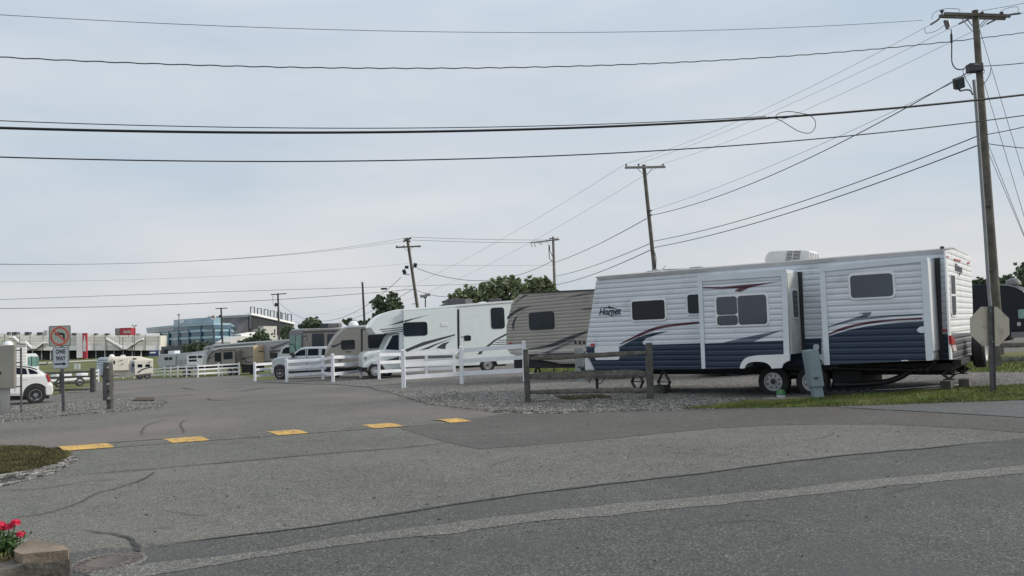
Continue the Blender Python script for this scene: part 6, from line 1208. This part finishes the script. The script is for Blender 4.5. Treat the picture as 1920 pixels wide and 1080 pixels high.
# ------------------------------------------------------------ flower bed with stone edging, manhole
SN = mat('stone_tan', (.21, .165, .12), .85, var=.28, vs=6, bump=.006, bs=35, dirt=((.10, .085, .07), 7, .60), fine=.2, fs=90); SNK = mat('stone_dark', (.085, .08, .068), .9, var=.45, vs=9, bump=.02, bs=22, dirt=((.23, .21, .17), 11, .62), fine=.3, fs=60)
def slab(name, top, z1, z0, m, label, mt=None):
    q = [P0z(x, y, z1) for x, y in top]; c = sum(q, Vector())/len(q); c.z = z0; bm = B(); a = [bm.verts.new(p-c) for p in q]; b = [bm.verts.new((p.x-c.x, p.y-c.y, 0)) for p in q]; bm.faces.new(a); bm.faces.new(b[::-1]); n = len(q)
    for i in range(n): bm.faces.new((a[i], a[(i+1) % n], b[(i+1) % n], b[i]))
    bmesh.ops.recalc_face_normals(bm, faces=bm.faces); bmesh.ops.triangulate(bm, faces=[f for f in bm.faces if len(f.verts) > 4]); bmesh.ops.subdivide_edges(bm, edges=bm.edges[:], cuts=3, use_grid_fill=True)
    for v_ in bm.verts: w_ = v_.co+c; v_.co += mnoise.noise_vector(w_*6)*.010+mnoise.noise_vector(w_*22)*.004
    o = tag(emit(name, bm, m, bevel=0), label, 'stone block', 'stone edging of the flower bed'); o.location = c; return o
def P0z(x, y, z): r = ray(x, y); return Vector((r.x, r.y, 0))*((z-H)/r.z)+Vector((0, 0, z))
slab('stone_block', [(26, 1032), (37, 1017), (70, 1011), (100, 1018), (129, 1029), (129, 1032), (43, 1039)], .29, .225, SN, 'tan capstone at the corner of the flower bed, topmost of the stones')
slab('stone_block', [(-70, 1062), (0, 1055), (60, 1040), (130, 1032), (131, 1044), (131, 1050), (80, 1056), (35, 1063), (0, 1070), (-70, 1080)], .225, 0, SNK, 'dark rough lower stone under the tan capstone at the flower bed corner')
slab('stone_block', [(-60, 1110), (-60, 1080), (0, 1074), (28, 1071), (38, 1076), (30, 1100)], .13, .0, SN, 'pale stone in the very bottom-left corner below the capstone')
sheet_soil = P0z(-10, 1050, .2); bm = B(); box(bm, -1.2, .12, -.35, .45, -.2, 0, Matrix.Translation(sheet_soil)); tag(emit('soil', bm, mat('soil', (.035, .025, .018), .95, var=.4, vs=20, bump=.01, bs=60)), kind='structure')
def flowers():
    c0 = P0z(-8, 1042, .2); r = empty('flower_plant', Matrix.Translation(c0), 'bushy plant with bright pink-red flower heads in the bottom-left stone bed', 'flowers'); GL = mat('leaf_green', (.035, .085, .012), .5, var=.4, vs=14, dirt=((.10, .15, .04), 30, .58)); FL = mat('petal_red', (.62, .012, .06), .6, var=.2, vs=60); bm = B(); rnd = random.Random(5); d = c0.y
    tops = [(16, 998), (28, 1010), (-6, 1000), (8, 1018), (24, 1024), (-16, 1020), (2, 1032), (30, 1032), (14, 1040), (-30, 1010), (-10, 1040), (36, 1005)]
    for i, (x, y) in enumerate(tops):
        e_ = P(x, y, d+rnd.uniform(-.12, .1))-c0; st = Vector((rnd.uniform(-.1, .06), rnd.uniform(-.05, .05), -.02)); tube(bm, [st, st.lerp(e_, .5)+Vector((0, 0, .02)), e_], .004, 5)
        for k in range(120):
            t = rnd.uniform(.15, 1.0); p = st.lerp(e_, t)+Vector((rnd.gauss(0, .028), rnd.gauss(0, .04), rnd.gauss(0, .018))); u = Vector((rnd.gauss(0, 1), rnd.gauss(0, 1), rnd.gauss(.2, .6))).normalized(); w_ = u.cross(Vector((rnd.gauss(0, 1), rnd.gauss(0, 1), rnd.gauss(0, 1)))).normalized(); l = rnd.uniform(.016, .030)
            q = [p, p+u*l*.5+w_*l*.32, p+u*l*1.25, p+u*l*.5-w_*l*.32]; bm.faces.new([bm.verts.new(z) for z in q])
    emit('foliage', bm, GL, r)
    for (x, y, s) in ((29, 981, .030), (17, 989, .030), (1, 987, .034), (39, 1003, .028), (-14, 984, .03), (6, 992, .02)):
        c = P(x, y, d-.06)-c0; bm = B()
        for k in range(120):
            v_ = Vector((rnd.gauss(0, 1), rnd.gauss(0, 1), abs(rnd.gauss(0, .8))-.2)).normalized(); p = c+v_*s*rnd.uniform(.6, 1); u = v_.cross(Vector((rnd.gauss(0, 1), rnd.gauss(0, 1), rnd.gauss(0, 1)))).normalized(); w_ = v_.cross(u); l = s*.36
            bm.faces.new([bm.verts.new(z) for z in (p-u*l, p+w_*l+v_*l*.3, p+u*l, p-w_*l+v_*l*.3)])
        emit('flower_head', bm, FL, r); emit('stem', tube(B(), [c-Vector((0, 0, s*.3)), c+Vector((rnd.uniform(-.04, .0), 0, -.12))], .004, 5), GL, r)
    bm = B()
    for k in range(26): a = rnd.uniform(-.05, .12); p = P(rnd.uniform(-5, 26), 1062, d-.18)-c0; p.z = 0.0; tube(bm, [p, p+Vector((rnd.uniform(-.03, .05), rnd.uniform(-.03, .03), rnd.uniform(.03, .08)))], .0025, 4, .001)
    emit('dry_grass', bm, mat('straw', (.28, .23, .12), .8), r)
flowers()
def manhole():
    a, b = g(135, 1063), g(270, 1054); c = (a+b)/2; R0 = (b-a).length/2; r = empty('manhole', Matrix.Translation(c), 'round reddish manhole cover with a concrete collar in the asphalt at the bottom left', 'manhole cover'); MR = mat('manhole_red', (.125, .105, .098), .9, var=.3, vs=9, bump=.006, bs=60, fine=.25, fs=110, dirt=((.09, .09, .085), 6, .52)); MC = asph('collar', (.15, .145, .135), scale=90)
    emit('collar', lathe(B(), [(.016, R0*1.04), (.024, R0*1.0), (.026, R0*.93), (.016, R0*.90)], (0, 0, 0), (0, 0, 1), 48), MC, r, smooth='auto'); cv = emit('cover', lathe(B(), [(.014, R0*.90), (.021, R0*.885), (.021, R0*.62), (.025, R0*.60), (.025, R0*.54), (.021, R0*.52), (.021, 0)], (0, 0, 0), (0, 0, 1), 48), MR, r, smooth='auto')
    for k in range(20): emit('grip_rib', box(B(), R0*.66, R0*.84, -.012, .012, .0, .0255, Matrix.Rotation(R(18*k), 4, 'Z')), MR, cv)
manhole()

# low things behind the wooden fence on the left
v = V('flatbed_trailer', 'low white flatbed trailer with boxes behind the brown rail fence', 'flatbed trailer', 96, 60, 168, 62, flat=True); emit('deck', box(B(), 0, v.L, 0, 1.8, .45, .6), WHITE, v.root, bevel=.03); emit('load_box', box(B(), .4, 1.5, .2, 1.4, .6, 1.0), WHITE, v.root, bevel=.05); emit('load_box', box(B(), 2.2, 2.7, .3, 1.4, .6, .95), WHITE, v.root, bevel=.05)
for x in (112, 150): v.wheel(x, .33, .2, .02)
v = V('notice_board', 'pair of small white notice boards on the grass right of the ONE WAY plate', 'notice board', 139, 125, 150, 125, flat=True)
for r_ in ((139, 682, 143.5, 692.5), (145.5, 682, 150, 692.5)): v.rect('board', r_, 0, .08, WHITE, .02)
for x in (141, 148): v.rect('leg', (x, 692, x+.8, 696), 0, .06, STEEL, .01)
